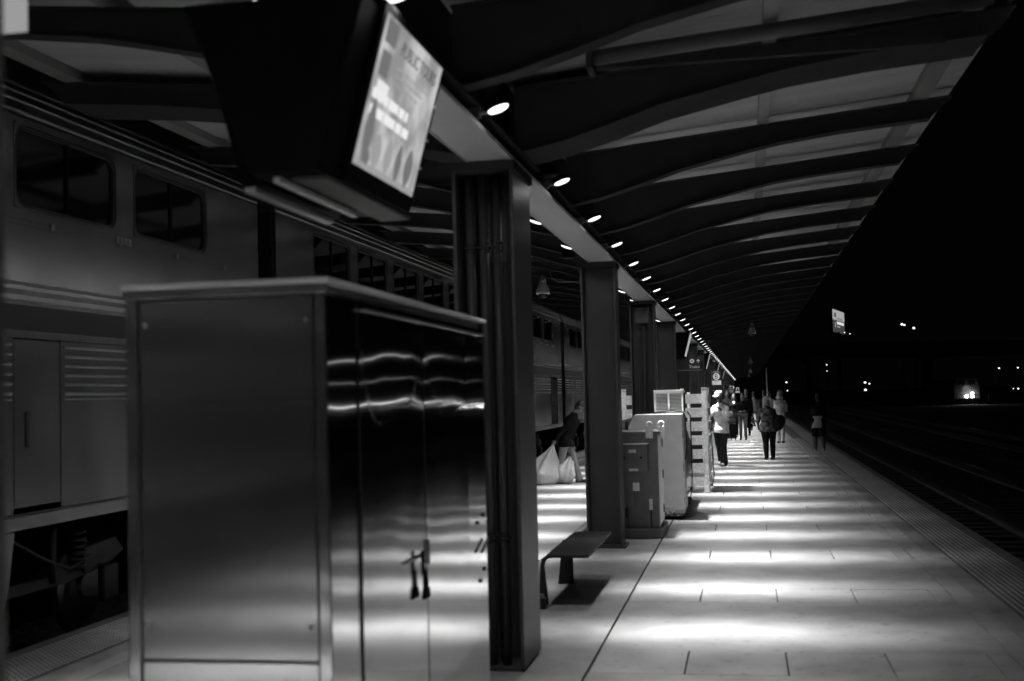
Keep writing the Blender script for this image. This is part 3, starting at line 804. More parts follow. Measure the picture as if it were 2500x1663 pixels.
part('lid_lip', MB().box(X0 - .008, X1 + .006, Y0 - .014, Y0 - .001, ZT - .055, ZT - .023), SSD, cab, bevel=.004)
for x, z in ((X0 + .075, 2.035), (X1 - .08, 2.035), (X0 + .075, .955), (X1 - .08, .95)):
    part('rivet', MB().ell((x, Y0 - .001, z), (.010, .006, .010), seg=12, rings=8), TRAINR, cab, smooth=True)
# mirror-like right side: two doors between posts
segs = [(Y0 + .0, Y0 + .36, 'side_panel'), (Y0 + .37, Y0 + 1.33, 'door'), (Y0 + 1.335, Y0 + 2.22, 'door'), (Y0 + 2.23, Y1, 'side_panel')]
def wavy(y0, y1, z0, z1, x, amp, ph):
    b = MB(); ny, nz = 40, 60
    for j in range(nz + 1):
        for i in range(ny + 1):
            u = i / ny; v = j / nz; y = y0 + (y1 - y0) * u; z = z0 + (z1 - z0) * v
            e = math.sin(math.pi * u) ** .7
            d = amp * e * (.35 + math.sin(2.1 * z + ph)) + .0016 * mnoise.noise(Vector((y * 2.3 + ph, z * 1.6, 0))) + .0005 * mnoise.noise(Vector((y * 5 + ph, z * 3.5, 4)))
            b.v.append((x + d, y, z))
    for j in range(nz):
        for i in range(ny):
            a = j * (ny + 1) + i; b.f.append((a, a + 1, a + ny + 2, a + ny + 1))
    return b
for k, (a, b, nm) in enumerate(segs):
    o = part(nm, wavy(a + .004, b - .004, .07, ZT - .06, X1 - .0135 + (.005 if nm == 'door' else 0), (.0012, .0034, .0042, .0010)[k], 2.9 + (.3, .1, -.2, .4)[k]), SSM, cab, smooth=True)
    if nm == 'door':
        part('door_edge', MB().box(X1 - .012, X1 - .0065, a + .0005, a + .0035, .07, ZT - .06), STEELD, o)
part('drip_rail', MB().box(X1 - .012, X1 + .012, Y0 + .4, Y1 - .05, ZT - .095, ZT - .085), SSD, cab)
for (y, z) in ((Y1 - .24, 1.06), (Y1 - .09, 1.09), (Y1 - .2, .74), (Y1 - .09, .79)):
    part('rivet', MB().ell((X1 - .008, y, z), (.006, .012, .012), seg=10, rings=6), RUBBER, cab)
part('hinge', MB().tube([(X1 + .004, Y1 - .22, .90), (X1 + .004, Y1 - .06, .95)], .008, 8), STEELD, cab)
part('latch_bar', MB().box(X1 - .004, X1 + .006, 5.487, 5.497, .99, 1.10).box(X1 - .004, X1 + .005, 5.12, 5.486, 1.037, 1.046), SSD, cab)
part('handle', MB().box(X1 + .007, X1 + .02, 5.325, 5.350, .96, 1.07), BLACK, cab, bevel=.006)
yy, zz = 5.375, -.085
pl = thing('padlock', 'black padlock hanging from the cabinet door latch, mirrored in the steel', 'padlock', (X1 + .02, yy, .88))
part('shackle', MB().tube([(X1 + .016, yy - .022, .98 + zz), (X1 + .016, yy - .03, 1.05 + zz), (X1 + .016, yy - .045, 1.085 + zz), (X1 + .016, yy + .01, 1.05 + zz), (X1 + .016, yy + .022, .98 + zz)], .007, 8), BLACK, pl, smooth=True)
part('lock_body', MB().prism([(yy - .03, .99 + zz), (yy + .03, .99 + zz), (yy + .046, .95 + zz), (yy + .046, .935 + zz), (yy - .046, .935 + zz), (yy - .046, .95 + zz)], 'x', X1 + .006, X1 + .028), BLACK, pl, bevel=.008)
# ================================================================== BENCH
bn = thing('platform_bench', 'low dark flat bench with rounded edge standing past the nearest column', 'bench', (-1.55, 10.1, 0))
sx0, sx1, sy0, sy1 = -1.715, -1.31, 10.1, 11.85
prof = [(sx1, .405), (sx1, .43), (sx0 + .10, .43), (sx0 + .05, .424), (sx0 + .015, .40), (sx0, .36), (sx0, .02), (sx0 + .022, .02), (sx0 + .022, .34), (sx0 + .035, .375), (sx0 + .06, .398), (sx0 + .1, .405)]
seat = part('seat', MB().prism(prof[:5] + prof[10:], 'y', sy0, sy1), BLACK, bn, bevel=.004)
seat.data.materials[0] = mat('bench_paint', .02, .45, spec=.12, noise=.1, nscale=12)
BP = MATS['bench_paint']
part('side_plate', MB().prism([(sx0 + .05, .424), (sx0 + .015, .40), (sx0, .36), (sx0 - .02, .02), (sx0 + .06, .02), (sx0 + .03, .34), (sx0 + .04, .375), (sx0 + .06, .398)][::-1], 'y', sy0 - .002, sy0 + .04), BP, bn, bevel=.003)
part('leg', MB().prism([(-1.715, .404), (-1.625, .404), (-1.62, .004), (-1.765, .004)][::-1], 'y', 11.35, 11.39), BP, bn, bevel=.003)
part('foot', MB().box(-1.745, -1.665, 10.0, 10.098, .0, .09), BP, bn, bevel=.01)
part('bolt', MB().lathe([(.03, 0), (.03, .03), (.01, .035)], (-1.705, 10.03, .09), 12), GREYP, bn)

# ================================================================== SMALL CONTROL CABINET ON ITS CONCRETE BASE
cb = thing('control_cabinet', 'waist-high dull steel control cabinet with lifting eyes beside the second column', 'cabinet', (-1.4, 15.4, 0))
part('concrete_base', MB().box(-2.0, -1.03, 14.93, 15.93, 0, .11), CONCD, cb, bevel=.012)
part('body', MB().box(-1.95, -1.075, 15.1, 15.78, .115, 1.25), SSD, cb, bevel=.006)
part('top', MB().box(-1.98, -1.045, 15.06, 15.82, 1.255, 1.285), SSD, cb, bevel=.004)
part('side_door', MB().box(-1.074, -1.060, 15.12, 15.77, .15, 1.23), WHITEP, cb, bevel=.004)
sb = part('switch_box', MB().box(-1.56, -1.19, 14.98, 15.099, .80, 1.13), SSD, cb, bevel=.004)
part('switch_box_lid', MB().box(-1.57, -1.18, 14.97, 15.098, 1.131, 1.14), GALV, sb)
part('label_plate', MB().box(-1.42, -1.33, 14.972, 14.979, 1.03, 1.07), GALV, sb)
part('label_plate', MB().box(-1.42, -1.31, 14.972, 14.979, .81, .84), GALV, sb)
part('knob', MB().lathe([(.022, -.01), (.02, .02), (.01, .03)], (-1.48, 14.975, .97), 14, Matrix.Rotation(R(90), 3, 'X')), RUBBER, sb)
part('knob', MB().lathe([(.018, -.01), (.016, .015)], (-1.27, 14.975, .97), 14, Matrix.Rotation(R(90), 3, 'X')), RUBBER, sb)
part('notice_plate', MB().box(-1.39, -1.31, 15.092, 15.099, .56, .66), WHITEP, cb)
part('handle', MB().box(-1.195, -1.155, 15.07, 15.099, .33, .46), GALV, cb, bevel=.005)
part('latch_rod', MB().box(-1.185, -1.165, 15.08, 15.099, .12, .33), STEELD, cb)
part('latch', MB().box(-1.49, -1.455, 15.05, 15.099, .24, .36), RUBBER, cb, bevel=.004)
for x in (-1.17, -1.04):
    eye = MB(); pts = [(x + .035 * math.cos(a), 15.2 + (x + 1.1) * 2, 1.36 + .035 * math.sin(a)) for a in np.linspace(-.9, math.pi + .9, 14)]
    eye.tube(pts, .014, 8); eye.box(x - .045, x + .045, 15.18 + (x + 1.1) * 2, 15.22 + (x + 1.1) * 2, 1.2, 1.33)
    part('lifting_eye', eye, GALV, cb)
for z in (.25, .68, 1.07): part('hinge', MB().box(-1.064, -1.052, 15.6, 15.7, z, z + .1), RUBBER, cb)
# ================================================================== BIG WHITE CABINET
def dirty_white():
    M = mat('dirty_white_paint', .80, .5, noise=.06, nscale=6)
    nt = M.node_tree; N = nt.nodes; L = nt.links; p = N['Principled BSDF']
    tc = N.new('ShaderNodeTexCoord'); sp = N.new('ShaderNodeSeparateXYZ'); L.new(tc.outputs['Object'], sp.inputs[0])
    n = N.new('ShaderNodeTexNoise'); n.inputs['Scale'].default_value = 22; n.inputs['Detail'].default_value = 6; L.new(tc.outputs['Object'], n.inputs['Vector'])
    a = N.new('ShaderNodeMath'); a.operation = 'MULTIPLY_ADD'; L.new(n.outputs['Fac'], a.inputs[0]); a.inputs[1].default_value = -.32; L.new(sp.outputs['Z'], a.inputs[2])
    r = N.new('ShaderNodeMapRange'); r.inputs[1].default_value = -.10; r.inputs[2].default_value = .0; r.inputs[3].default_value = .10; r.inputs[4].default_value = 1.0
    L.new(a.outputs[0], r.inputs[0])
    v = N.new('ShaderNodeTexNoise'); v.inputs['Scale'].default_value = 30; L.new(tc.outputs['Object'], v.inputs['Vector'])
    vr = N.new('ShaderNodeValToRGB'); vr.color_ramp.elements[0].position = .74; vr.color_ramp.elements[1].position = .78
    vr.color_ramp.elements[0].color = (1, 1, 1, 1); vr.color_ramp.elements[1].color = (.25, .25, .25, 1); L.new(v.outputs['Fac'], vr.inputs[0])
    src = p.inputs['Base Color'].links[0].from_socket
    m1 = N.new('ShaderNodeMixRGB'); m1.blend_type = 'MULTIPLY'; m1.inputs[0].default_value = 1; L.new(src, m1.inputs[1]); L.new(r.outputs[0], m1.inputs[2])
    m2 = N.new('ShaderNodeMixRGB'); m2.blend_type = 'MULTIPLY'; m2.inputs[0].default_value = 1; L.new(m1.outputs[0], m2.inputs[1]); L.new(vr.outputs[0], m2.inputs[2])
    L.new(m2.outputs[0], p.inputs['Base Color']); return M
DW = dirty_white()
wc = thing('white_cabinet', 'large white electrical cabinet with chipped paint behind the small steel cabinet', 'cabinet', (-1.4, 17.15, 0))
part('body', MB().prism([(-2.02, .045), (-.905, .045), (-.875, .075), (-.875, 1.455), (-1.53, 1.455), (-1.66, 1.20), (-2.02, 1.20)][::-1], 'y', 17.15, 17.55), DW, wc, bevel=.008)
part('skid', MB().box(-2.0, -.92, 17.2, 20.4, 0, .044), BLACK, wc)
part('body_extension', MB().prism([(-2.0, .05), (-.90, .05), (-.90, 1.44), (-1.5, 1.44), (-2.0, 1.3)][::-1], 'y', 17.56, 18.6), SSD, wc, bevel=.01)
part('tank', MB().loft([((-1.42, y, .74), (.52, 0, 0), (0, 0, .68)) for y in (18.62, 20.45)], 28), SSM, wc, smooth=False)
for y in (18.7, 19.3, 19.9, 20.4):
    pts = [(-1.42 + .528 * math.cos(a), y, .74 + .688 * math.sin(a)) for a in np.linspace(-1.2, math.pi + 1.2, 26)]
    part('band', MB().tube(pts, .012, 6), SSD, wc)
for z in (.20, .66, 1.12): part('hinge', MB().box(-.874, -.868, 17.16, 17.22, z, z + .10), RUBBER, wc)
part('latch', MB().box(-1.66, -1.62, 17.10, 17.149, 1.16, 1.36), RUBBER, wc)
ac = thing('window_air_conditioner', 'boxy pale air conditioner with louvred front on top of the white cabinet', 'air conditioner', (-1.08, 17.6, 1.46))
part('case', MB().box(-1.28, -.875, 17.62, 18.25, 1.462, 1.775), WHITEP, ac, bevel=.008)
part('front_bezel', MB().box(-1.285, -.87, 17.585, 17.619, 1.465, 1.78), WHITEP, ac, bevel=.006)
lv = MB()
for h in ((-1.255, -1.09), (-1.065, -.90)):
    for k in range(12):
        z = 1.51 + k * .0195; lv.box(h[0], h[1], 17.578, 17.584, z, z + .008)
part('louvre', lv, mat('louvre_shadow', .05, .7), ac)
part('top_edge', MB().box(-1.29, -.865, 17.57, 17.64, 1.781, 1.79), SIGNW, ac, bevel=.003)
sl = MB()
for k in range(16): sl.box(-.874, -.870, 17.66, 17.70, 1.50 + k * .016, 1.506 + k * .016)
for k in range(7): sl.box(-.874, -.870, 17.80 + k * .06, 17.815 + k * .06, 1.50, 1.74)
part('side_vent', sl, RUBBER, ac)
pc = part('power_cord', MB().tube([(-1.3, 17.56, 1.465), (-1.05, 17.5, 1.50), (-.89, 17.56, 1.47), (-.86, 17.75, 1.42), (-.855, 17.85, 1.2), (-.85, 17.8, .95), (-.87, 17.7, .80)], .008, 8), RUBBER, smooth=True, loc=(-1, 17.6, 1.4)); tag(pc, 'thin black cord looping down from the air conditioner', 'cord')
pc = part('cable', MB().tube([(-.86, 18.5, 1.46), (-.83, 18.7, 1.40), (-.83, 18.8, 1.0), (-.83, 18.75, .5), (-.84, 18.6, .25), (-.86, 18.4, .18)], .009, 8), RUBBER, smooth=True, loc=(-.86, 18.5, 1.4)); tag(pc, 'longer black cable hanging down the side of the steel tank', 'cable')

# ================================================================== SLATTED ENCLOSURE
fe = thing('slatted_enclosure', 'pale slatted metal fence enclosure standing behind the white cabinet', 'fence', (-1.8, 21.7, 0))
fx0, fx1, fy0, fy1 = -2.16, -.665, 21.7, 23.25
def post(x0, x1, y0, y1):
    part('post', MB().box(x0, x1, y0, y1, .02, 1.81), GALV, fe, bevel=.003)
    part('post_cap', MB().box(x0 - .006, x1 + .006, y0 - .006, y1 + .006, 1.811, 1.83), GALV, fe)
    part('foot_plate', MB().box(x0 - .03, x1 + .02, y0 - .02, y1 + .03, 0, .018), GALV, fe)
for x in (-2.16, -.755): post(x, x + .085, fy0 - .03, fy0 + .055)
post(fx1 - .085, fx1 - .003, 23.2, 23.285)
for x in (-2.03, -1.2): post(x, x + .06, 23.2, 23.26)
for k in range(7):
    z = .11 + k * .2405
    part('slat', MB().box(-2.07, -.76, fy0 + .0, fy0 + .02, z, z + .165), GALV, fe)
    part('slat', MB().box(fx1 + .002, fx1 + .02, fy0 + .06, fy1, z + .01, z + .155), GALV, fe)
    part('slat', MB().box(-2.1, -.8, 23.30, 23.32, z, z + .165), GALV, fe)
part('wall_panel', MB().box(-1.15, -.8, 22.6, 22.64, .4, 1.5), STEELD, fe)
part('pipe', MB().tube([(-1.0, 22.1, .02), (-1.0, 22.1, 1.75)], .03, 10), GALV, fe, smooth=True)
part('cable', MB().tube([(-.63, 22.5, 1.0), (-.62, 22.6, .6), (-.60, 22.4, .25), (-.62, 22.1, .12), (-.66, 21.9, .10)], .01, 6), RUBBER, fe, smooth=True)

SIGNL = mat('sign_white_added_glow', .8, .5, emit=.22)  # white sign paint with a faint glow added so the markings read
# ================================================================== SIGNS
def arrow_up(x, z, y, s, parent):
    b = MB(); w_ = .16 * s
    b.prism([(x - w_ * .45, z), (x + w_ * .45, z), (x + w_ * .45, z + .5 * s), (x - w_ * .45, z + .5 * s)], 'y', y, y + .002)
    for sg in (1, -1):
        b.prism([(x, z + s), (x + sg * .42 * s, z + .58 * s), (x + sg * .42 * s, z + .36 * s), (x, z + .78 * s)][::sg], 'y', y, y + .002)
    b.box(x - w_ * .45, x + w_ * .45, y, y + .002, z + .5 * s, z + .85 * s)
    part('arrow', b, SIGNL, parent)
def disc(x, z, y, r, M, parent, nm='disc'):
    part(nm, MB().lathe([(r, -.001), (r, .001)], (x, y, z), 28, Matrix.Rotation(R(90), 3, 'X')), M, parent)
def train_icon(x, z, y, r, parent):
    disc(x, z, y, r, SIGNL, parent, 'icon_disc')
    b = MB(); yy0, yy1 = y - .004, y - .002
    b.prism(rr2(x - .38 * r, x + .38 * r, z - .30 * r, z + .55 * r, .16 * r), 'y', yy0, yy1)
    b.prism([(x - .30 * r, z - .32 * r), (x - .16 * r, z - .32 * r), (x - .36 * r, z - .68 * r), (x - .5 * r, z - .68 * r)][::-1], 'y', yy0, yy1)
    b.prism([(x + .30 * r, z - .32 * r), (x + .16 * r, z - .32 * r), (x + .36 * r, z - .68 * r), (x + .5 * r, z - .68 * r)], 'y', yy0, yy1)
    part('train_icon', b, SIGNK, parent)
    part('icon_window', MB().box(x - .26 * r, x + .26 * r, y - .006, y - .0045, z + .05 * r, z + .34 * r), SIGNL, parent)
def rr2(x0, x1, z0, z1, r):
    return rrect(x0, x1, z0, z1, r, 3)
XD, ZD = (1, 0, 0), (0, 0, 1)
def trains_sign(x0, x1, z0, z1, y, lab, extra=False):
    t = thing('trains_sign', lab, 'sign', ((x0 + x1) / 2, y, z0), 'dark Trains signs along the columns')
    part('panel', MB().box(x0, x1, y, y + .04, z0, z1), SIGNK, t, bevel=.002)
    part('left_frame', MB().box(x0 - .03, x0 - .001, y - .01, y + .05, z0 - .02, z1), SIGNG, t)
    part('bottom_frame', MB().box(x0, x1, y - .008, y + .045, z0 - .02, z0 - .001), SIGNG, t)
    h = z1 - z0
    train_icon(x1 - (.44 if not extra else .34) * h * 1.85 - .0, z1 - .24 * h, y - .002, .19 * h, t)
    arrow_up(x1 - .13 * (x1 - x0), z1 - .42 * h, y - .003, .34 * h, t)
    text_mesh('Trains', .36 * h, SIGNL, (x0 + (x1 - x0) * .50, y - .003, z0 + .14 * h), XD, ZD, t)
    if extra:
        b = MB(); pts = [(x1, z0 + .06 * h)] + [(x1 + .3 * h * math.sin(a), z0 + h / 2 - .42 * h * math.cos(a)) for a in np.linspace(.1, math.pi - .1, 12)] + [(x1, z1 - .06 * h)]
        part('half_disc', MB().prism(pts, 'y', y - .002, y + .002), SIGNL, t)
        part('lower_plate', MB().box(x0 + .3, x1 + .02, y + .01, y + .03, z0 - .17, z0 - .03), SIGNG, t)
    return t
trains_sign(-1.69, -1.065, 2.32, 2.61, 31.3, 'dark hanging sign reading Trains with train symbol and arrow, larger one')
trains_sign(-1.25, -.72, 1.88, 2.12, 74.0, 'smaller distant Trains sign with a pale half disc at its right end', True)
t = thing('location_sign', 'upright sign reading Location B with Track 1 plate beneath', 'sign', (-1.1, 49, 2.0))
x0, x1, z0, z1, y = -1.27, -.93, 2.03, 2.60, 49.0
part('panel', MB().box(x0, x1 - .02, y, y + .03, z0 + .17, z1), SIGNK, t)
part('left_frame', MB().box(x0 - .025, x0 - .001, y - .01, y + .04, z0, z1 + .01), SIGNG, t)
part('lower_plate', MB().box(x0, x1, y - .003, y + .03, z0, z0 + .168), SIGNL, t)
part('divider', MB().box(x0 + .01, x1 - .04, y - .004, y - .001, z1 - .082, z1 - .074), SIGNL, t)
part('divider', MB().box(x0, x1, y - .006, y - .004, z0 + .088, z0 + .094), SIGNG, t)
disc(x0 + .16, z0 + .33, y - .003, .135, SIGNL, t)
text_mesh('B', .25, SIGNK, (x0 + .165, y - .0065, z0 + .245), XD, ZD, t, align='CENTER')
text_mesh('Location', .068, SIGNL, (x0 + .16, y - .003, z1 - .058), XD, ZD, t, align='CENTER')
text_mesh('Track 1', .068, SIGNK, (x0 + .17, y - .006, z0 + .105), XD, ZD, t, align='CENTER')
text_mesh('+', .08, SIGNK, (x1 - .06, y - .006, z0 + .02), XD, ZD, t, align='CENTER')
t = thing('platform_sign', 'tiny dark sign with white arch symbol beside the far column', 'sign', (-.6, 92, 1.7))
part('panel', MB().box(-.72, -.42, 92, 92.03, 1.78, 2.10), SIGNK, t)
part('lower_plate', MB().box(-.72, -.42, 91.99, 92.02, 1.68, 1.76), SIGNL, t)
part('arch_symbol', MB().tube([(-.66, 91.98, 1.84), (-.66, 91.98, 1.95), (-.62, 91.98, 2.02), (-.52, 91.98, 2.02), (-.48, 91.98, 1.95), (-.48, 91.98, 1.84)], .025, 6), SIGNL, t)
part('frame', MB().box(-1.1, -.42, 92.0, 92.02, 1.64, 1.665), SIGNG, t)
t = thing('shelf_bracket', 'thin pale bracket line above the man in the white cap', 'bracket', (-1.2, 50.5, 1.9))
part('bar', MB().box(-1.30, -.95, 50.4, 50.46, 1.80, 1.815), GALV, t)
part('case', MB().box(-1.28, -.97, 50.46, 50.5, .6, 1.79), STEELD, t)

# ================================================================== THE DARK YARD TO THE RIGHT
def lampdot(x, y, z, r, M=FARL): return MB().ell((x, y, z), (r * .9, r * .8, r * .68), seg=8, rings=6)
def img(u, v, Yd):
    """world point at depth Yd seen at picture position (u, v)"""
    d = Vector((u - 1250, 831.5 - v, F)); q = Vector((Xv.dot(d), Yv.dot(d), Zv.dot(d))); q *= Yd / q.y
    return Vector((q.x, q.y, q.z + EYE))
# billboard
p0 = img(2032, 754, 420); p1 = img(2033.5, 810, 420); zt_, zb_ = p0.z, p1.z
a = img(2060, 762, 445)
bb = thing('billboard', 'tall lit roadside billboard reading EXPERIENCE above the dark yard', 'billboard', (p0.x, 420, 0))
dv = Vector((a.x - p0.x, 25, 0)); wd = dv.length; dv.normalize(); nv = Vector((dv.y, -dv.x, 0)); H_ = zt_ - zb_
def bbq(u0, u1, v0, v1, d0, d1):
    vs = []
    for d in (d0, d1):
        for (u, v) in ((u0, v0), (u1, v0), (u1, v1), (u0, v1)):
            q = Vector((p0.x, 420, zb_)) + dv * (u * wd) + nv * d + Vector((0, 0, v * H_)); vs.append(q)
    return MB().add(vs, [(0, 3, 2, 1), (4, 5, 6, 7), (0, 1, 5, 4), (1, 2, 6, 5), (2, 3, 7, 6), (3, 0, 4, 7)])
B1 = emis('billboard_pale', .38); B2 = emis('billboard_dark', .055); B3 = emis('billboard_white', .75); B4 = emis('billboard_ink', .01)
part('frame', bbq(-.02, 1.02, -.02, 1.02, -.8, -.05), STEELD, bb)
part('face', bbq(0, 1, .55, 1, 0, .05), B1, bb); part('face', bbq(0, 1, 0, .549, 0, .05), B2, bb)
text_mesh('EXPERIENCE', H_ * .15, B4, Vector((p0.x, 420, zb_)) + dv * (.34 * wd) + nv * .1 + Vector((0, 0, .58 * H_)), dv, (0, 0, 1), bb, xscale=.6 * wd / (6.8 * H_ * .15))
part('text_line', bbq(.34, .94, .38, .50, .06, .1), B3, bb); part('text_line', bbq(.34, .6, .25, .30, .06, .1), B1, bb)
part('emblem', bbq(.12, .26, .62, .86, .06, .1), B2, bb); part('emblem', bbq(.10, .30, .56, .66, .11, .14), B1, bb); part('emblem', bbq(.17, .22, .22, .44, .06, .1), B1, bb)
part('pole', MB().tube([(p0.x + 2, 425, -.4), (p0.x + 2, 425, zb_)], .5, 10), STEELD, bb)
for (u, v) in ((2062, 812), (2075, 815)):
    q = img(u, v, 432); part('floodlight', lampdot(q.x, q.y, q.z, .22), FARL, bb)
# light masts and distant lamps
def mast(u, v, Yd, r, lab, heads=1, pole=True):
    q = img(u, v, Yd); t = thing('yard_light', lab, 'street lamp', (q.x, Yd, -.4), 'distant lamps across the dark yard')
    part('lamp_head', lampdot(q.x, q.y, q.z, r), FARL, t)
    if pole: part('pole', MB().tube([(q.x, Yd, -.4), (q.x, Yd, q.z - r)], [.16, .07], 8), STEELD, t)
    return t
t = mast(2202, 792, 300, .34, 'left of the two tall pole lamps high above the yard, twin headed')
q = img(2208, 793.5, 300); part('lamp_head', lampdot(q.x, q.y, q.z, .27), FARL, t)
mast(2231, 801, 300, .34, 'right of the two tall pole lamps high above the yard')
mast(2112, 934, 220, .24, 'brighter lamp of the distant low cluster, upper left')
mast(2122.5, 937, 220, .17, 'smaller lamp of the distant low cluster, upper right')
mast(2113, 952, 200, .24, 'lowest lamp of the distant cluster in the yard')
mast(1920, 933.5, 180, .15, 'upper pale lamp just right of the far canopy end')
mast(1922, 954, 180, .14, 'lower pale lamp above the hooded person')
mast(2018.5, 891, 260, .15, 'upper of two tiny stacked lamps under the billboard')
mast(2019, 906, 260, .14, 'lower of two tiny stacked lamps under the billboard')
mast(2439, 899, 260, .19, 'small lamp left of the one at the right edge')
mast(2485, 898, 260, .19, 'small lamp nearest the right edge of the view')
mast(2474, 949, 200, .10, 'low dim lamp near the right edge', pole=False); mast(2486, 949, 200, .16, 'low brighter lamp near the right edge', pole=False)
# pale pole by the hooded person
q = img(1871, 898, 62); t = thing('light_pole', 'slim pale pole standing beyond the canopy edge', 'pole', (q.x, 62, -.4))
part('pole', MB().tube([(q.x, 62, -.4), (q.x, 62, q.z)], .028, 8), GALV, t, smooth=True)
# oncoming locomotive
q = img(2365, 975, 150)
lo = thing('locomotive', 'distant oncoming locomotive with three bright headlights', 'locomotive', (q.x, 150, -.4))
part('body', MB().prism([(q.x - 1.4, -.1), (q.x + 1.4, -.1), (q.x + 1.4, 1.6), (q.x + 1.1, 2.6), (q.x - 1.1, 2.6), (q.x - 1.4, 1.6)], 'y', 151, 168), STEELD, lo)
HL = emis('headlight', 60)
for (u, v, r) in ((2360, 967.5, .17), (2373.5, 961, .15), (2374, 967.5, .17)):
    z = img(u, v, 150.6); part('headlight', MB().ell(z, (r, .05, r), seg=10, rings=6), HL, lo)
hb = bpy.data.lights.new('headlight_beam', 'SPOT'); hb.energy = 120; hb.spot_size = R(50); hb.spot_blend = .6
ho = bpy.data.objects.new('headlight_beam', hb); col.objects.link(ho); ho.parent = lo; ho.location = (0, -.3, 1.8); ho.rotation_euler = (R(87), 0, 0)
part('cab_window', MB().box(q.x - .9, q.x - .2, 150.96, 150.99, 1.9, 2.3).box(q.x + .2, q.x + .9, 150.96, 150.99, 1.9, 2.3), BLACKG, lo)
part('pilot', MB().box(q.x - 1.2, q.x + 1.2, 150.6, 150.98, -.2, .3), STEELD, lo)
# yard fence lit by the headlights
fq = img(2365, 985, 140); fn = thing('yard_fence', 'short piece of wire fence glinting below the headlights', 'fence', (fq.x, 140, -.4))
for k in range(16): x = fq.x - 2 + .27 * k; part('post' if k % 5 == 0 else 'wire', MB().box(x, x + (.06 if k % 5 == 0 else .02), 140, 140.05, -.4, .85), GALV, fn)
for z in (-.1, .3, .8): part('rail', MB().box(fq.x - 2, fq.x + 2.1, 140.0, 140.03, z, z + .03), GALV, fn)
# viaduct
vb = thing('viaduct', 'faint dark concrete viaduct crossing behind the yard', 'viaduct', (90, 260, -.4))
vq = img(1900, 850, 250); vr = img(2500, 790, 300)
zv = vq.z
pl = MB(); 
n0, n1 = Vector((vq.x - 60, 240, 0)), Vector((vr.x + 120, 330, 0)); dd = (n1 - n0).normalized(); nn = Vector((-dd.y, dd.x, 0))
def deck(z0, z1, w0, w1):
    vs = []
    for p in (n0, n1):
        for (s, z) in ((w0, z0), (w1, z0), (w1, z1), (w0, z1)): q_ = p + nn * s; vs.append((q_.x, q_.y, z))
    return MB().add(vs, [(0, 1, 2, 3), (7, 6, 5, 4), (0, 4, 5, 1), (1, 5, 6, 2), (2, 6, 7, 3), (3, 7, 4, 0)])
part('deck', deck(zv - 1.8, zv, -6, 6), DARKH, vb); part('parapet', deck(zv + .01, zv + 1.0, -6, -5.7), DARKH, vb); part('parapet', deck(zv + .01, zv + 1.0, 5.7, 6), DARKH, vb)
for k in range(9):
    c_ = n0 + dd * (20 + 26 * k); part('pier', MB().lathe([(1.3, -.4), (1.2, zv - 3), (2.6, zv - 1.82)], (c_.x, c_.y, 0), 14), DARKH, vb)
# lit wires under the viaduct glow
wq = img(2355, 862, 170); t = thing('overhead_wire', 'short glinting overhead wires above the locomotive', 'wire', (wq.x, 170, wq.z))
GL = mat('wire', .5, .3, .8)
part('wire', MB().tube([(wq.x - 6, 170, wq.z), (wq.x + 8, 170.5, wq.z + .3)], .05, 6), GL, t); part('wire', MB().tube([(wq.x - 4, 168, wq.z - .45), (wq.x + 6, 168.5, wq.z - .2)], .05, 6), GL, t)
# unseen block with light strips added for the lines mirrored in the cabinet doors
t = thing('mirror_light_block', 'unseen building block with added light strips off to the right of the yard', 'building', (75, 200, -.4))
part('wall', MB().box(50, 150, 200, 210, -.4, 10), DARKH, t)
part('added_light_strip', MB().box(50.5, 149.5, 199.9, 199.98, .5, .72), emis('mirror_strip', 1.7), t)
part('added_light_strip', MB().box(50.5, 149.5, 199.9, 199.98, 4.4, 4.55), emis('mirror_strip_dim', .3), t)
part('added_light_strip', MB().box(50.5, 149.5, 199.9, 199.98, 8.1, 8.4), emis('mirror_strip_mid', .55), t)

# ================================================================== PEOPLE
def remesh(mb, vox, smooth_it=2):
    me = bpy.data.meshes.new('tmp'); me.from_pydata(mb.v, [], mb.f); me.update()
    ob = bpy.data.objects.new('tmp', me); col.objects.link(ob)
    r = ob.modifiers.new('r', 'REMESH'); r.mode = 'VOXEL'; r.voxel_size = vox; r.use_smooth_shade = True
    s = ob.modifiers.new('s', 'SMOOTH'); s.iterations = smooth_it; s.factor = .5
    dg = bpy.context.evaluated_depsgraph_get(); out = bpy.data.meshes.new_from_object(ob.evaluated_get(dg))
    bpy.data.objects.remove(ob); bpy.data.meshes.remove(me); return out
SKIN = mat('skin', .20, .6, spec=.2); SKIND = mat('skin_deep', .10, .6, spec=.2)
CL = lambda n, g, **k: mat('cloth_' + n, g if g > .05 else g * .5, .9, noise=.22, nscale=9, spec=.08, bump=.008, bscale=14, bstretch=(1, 1, .5), **k)
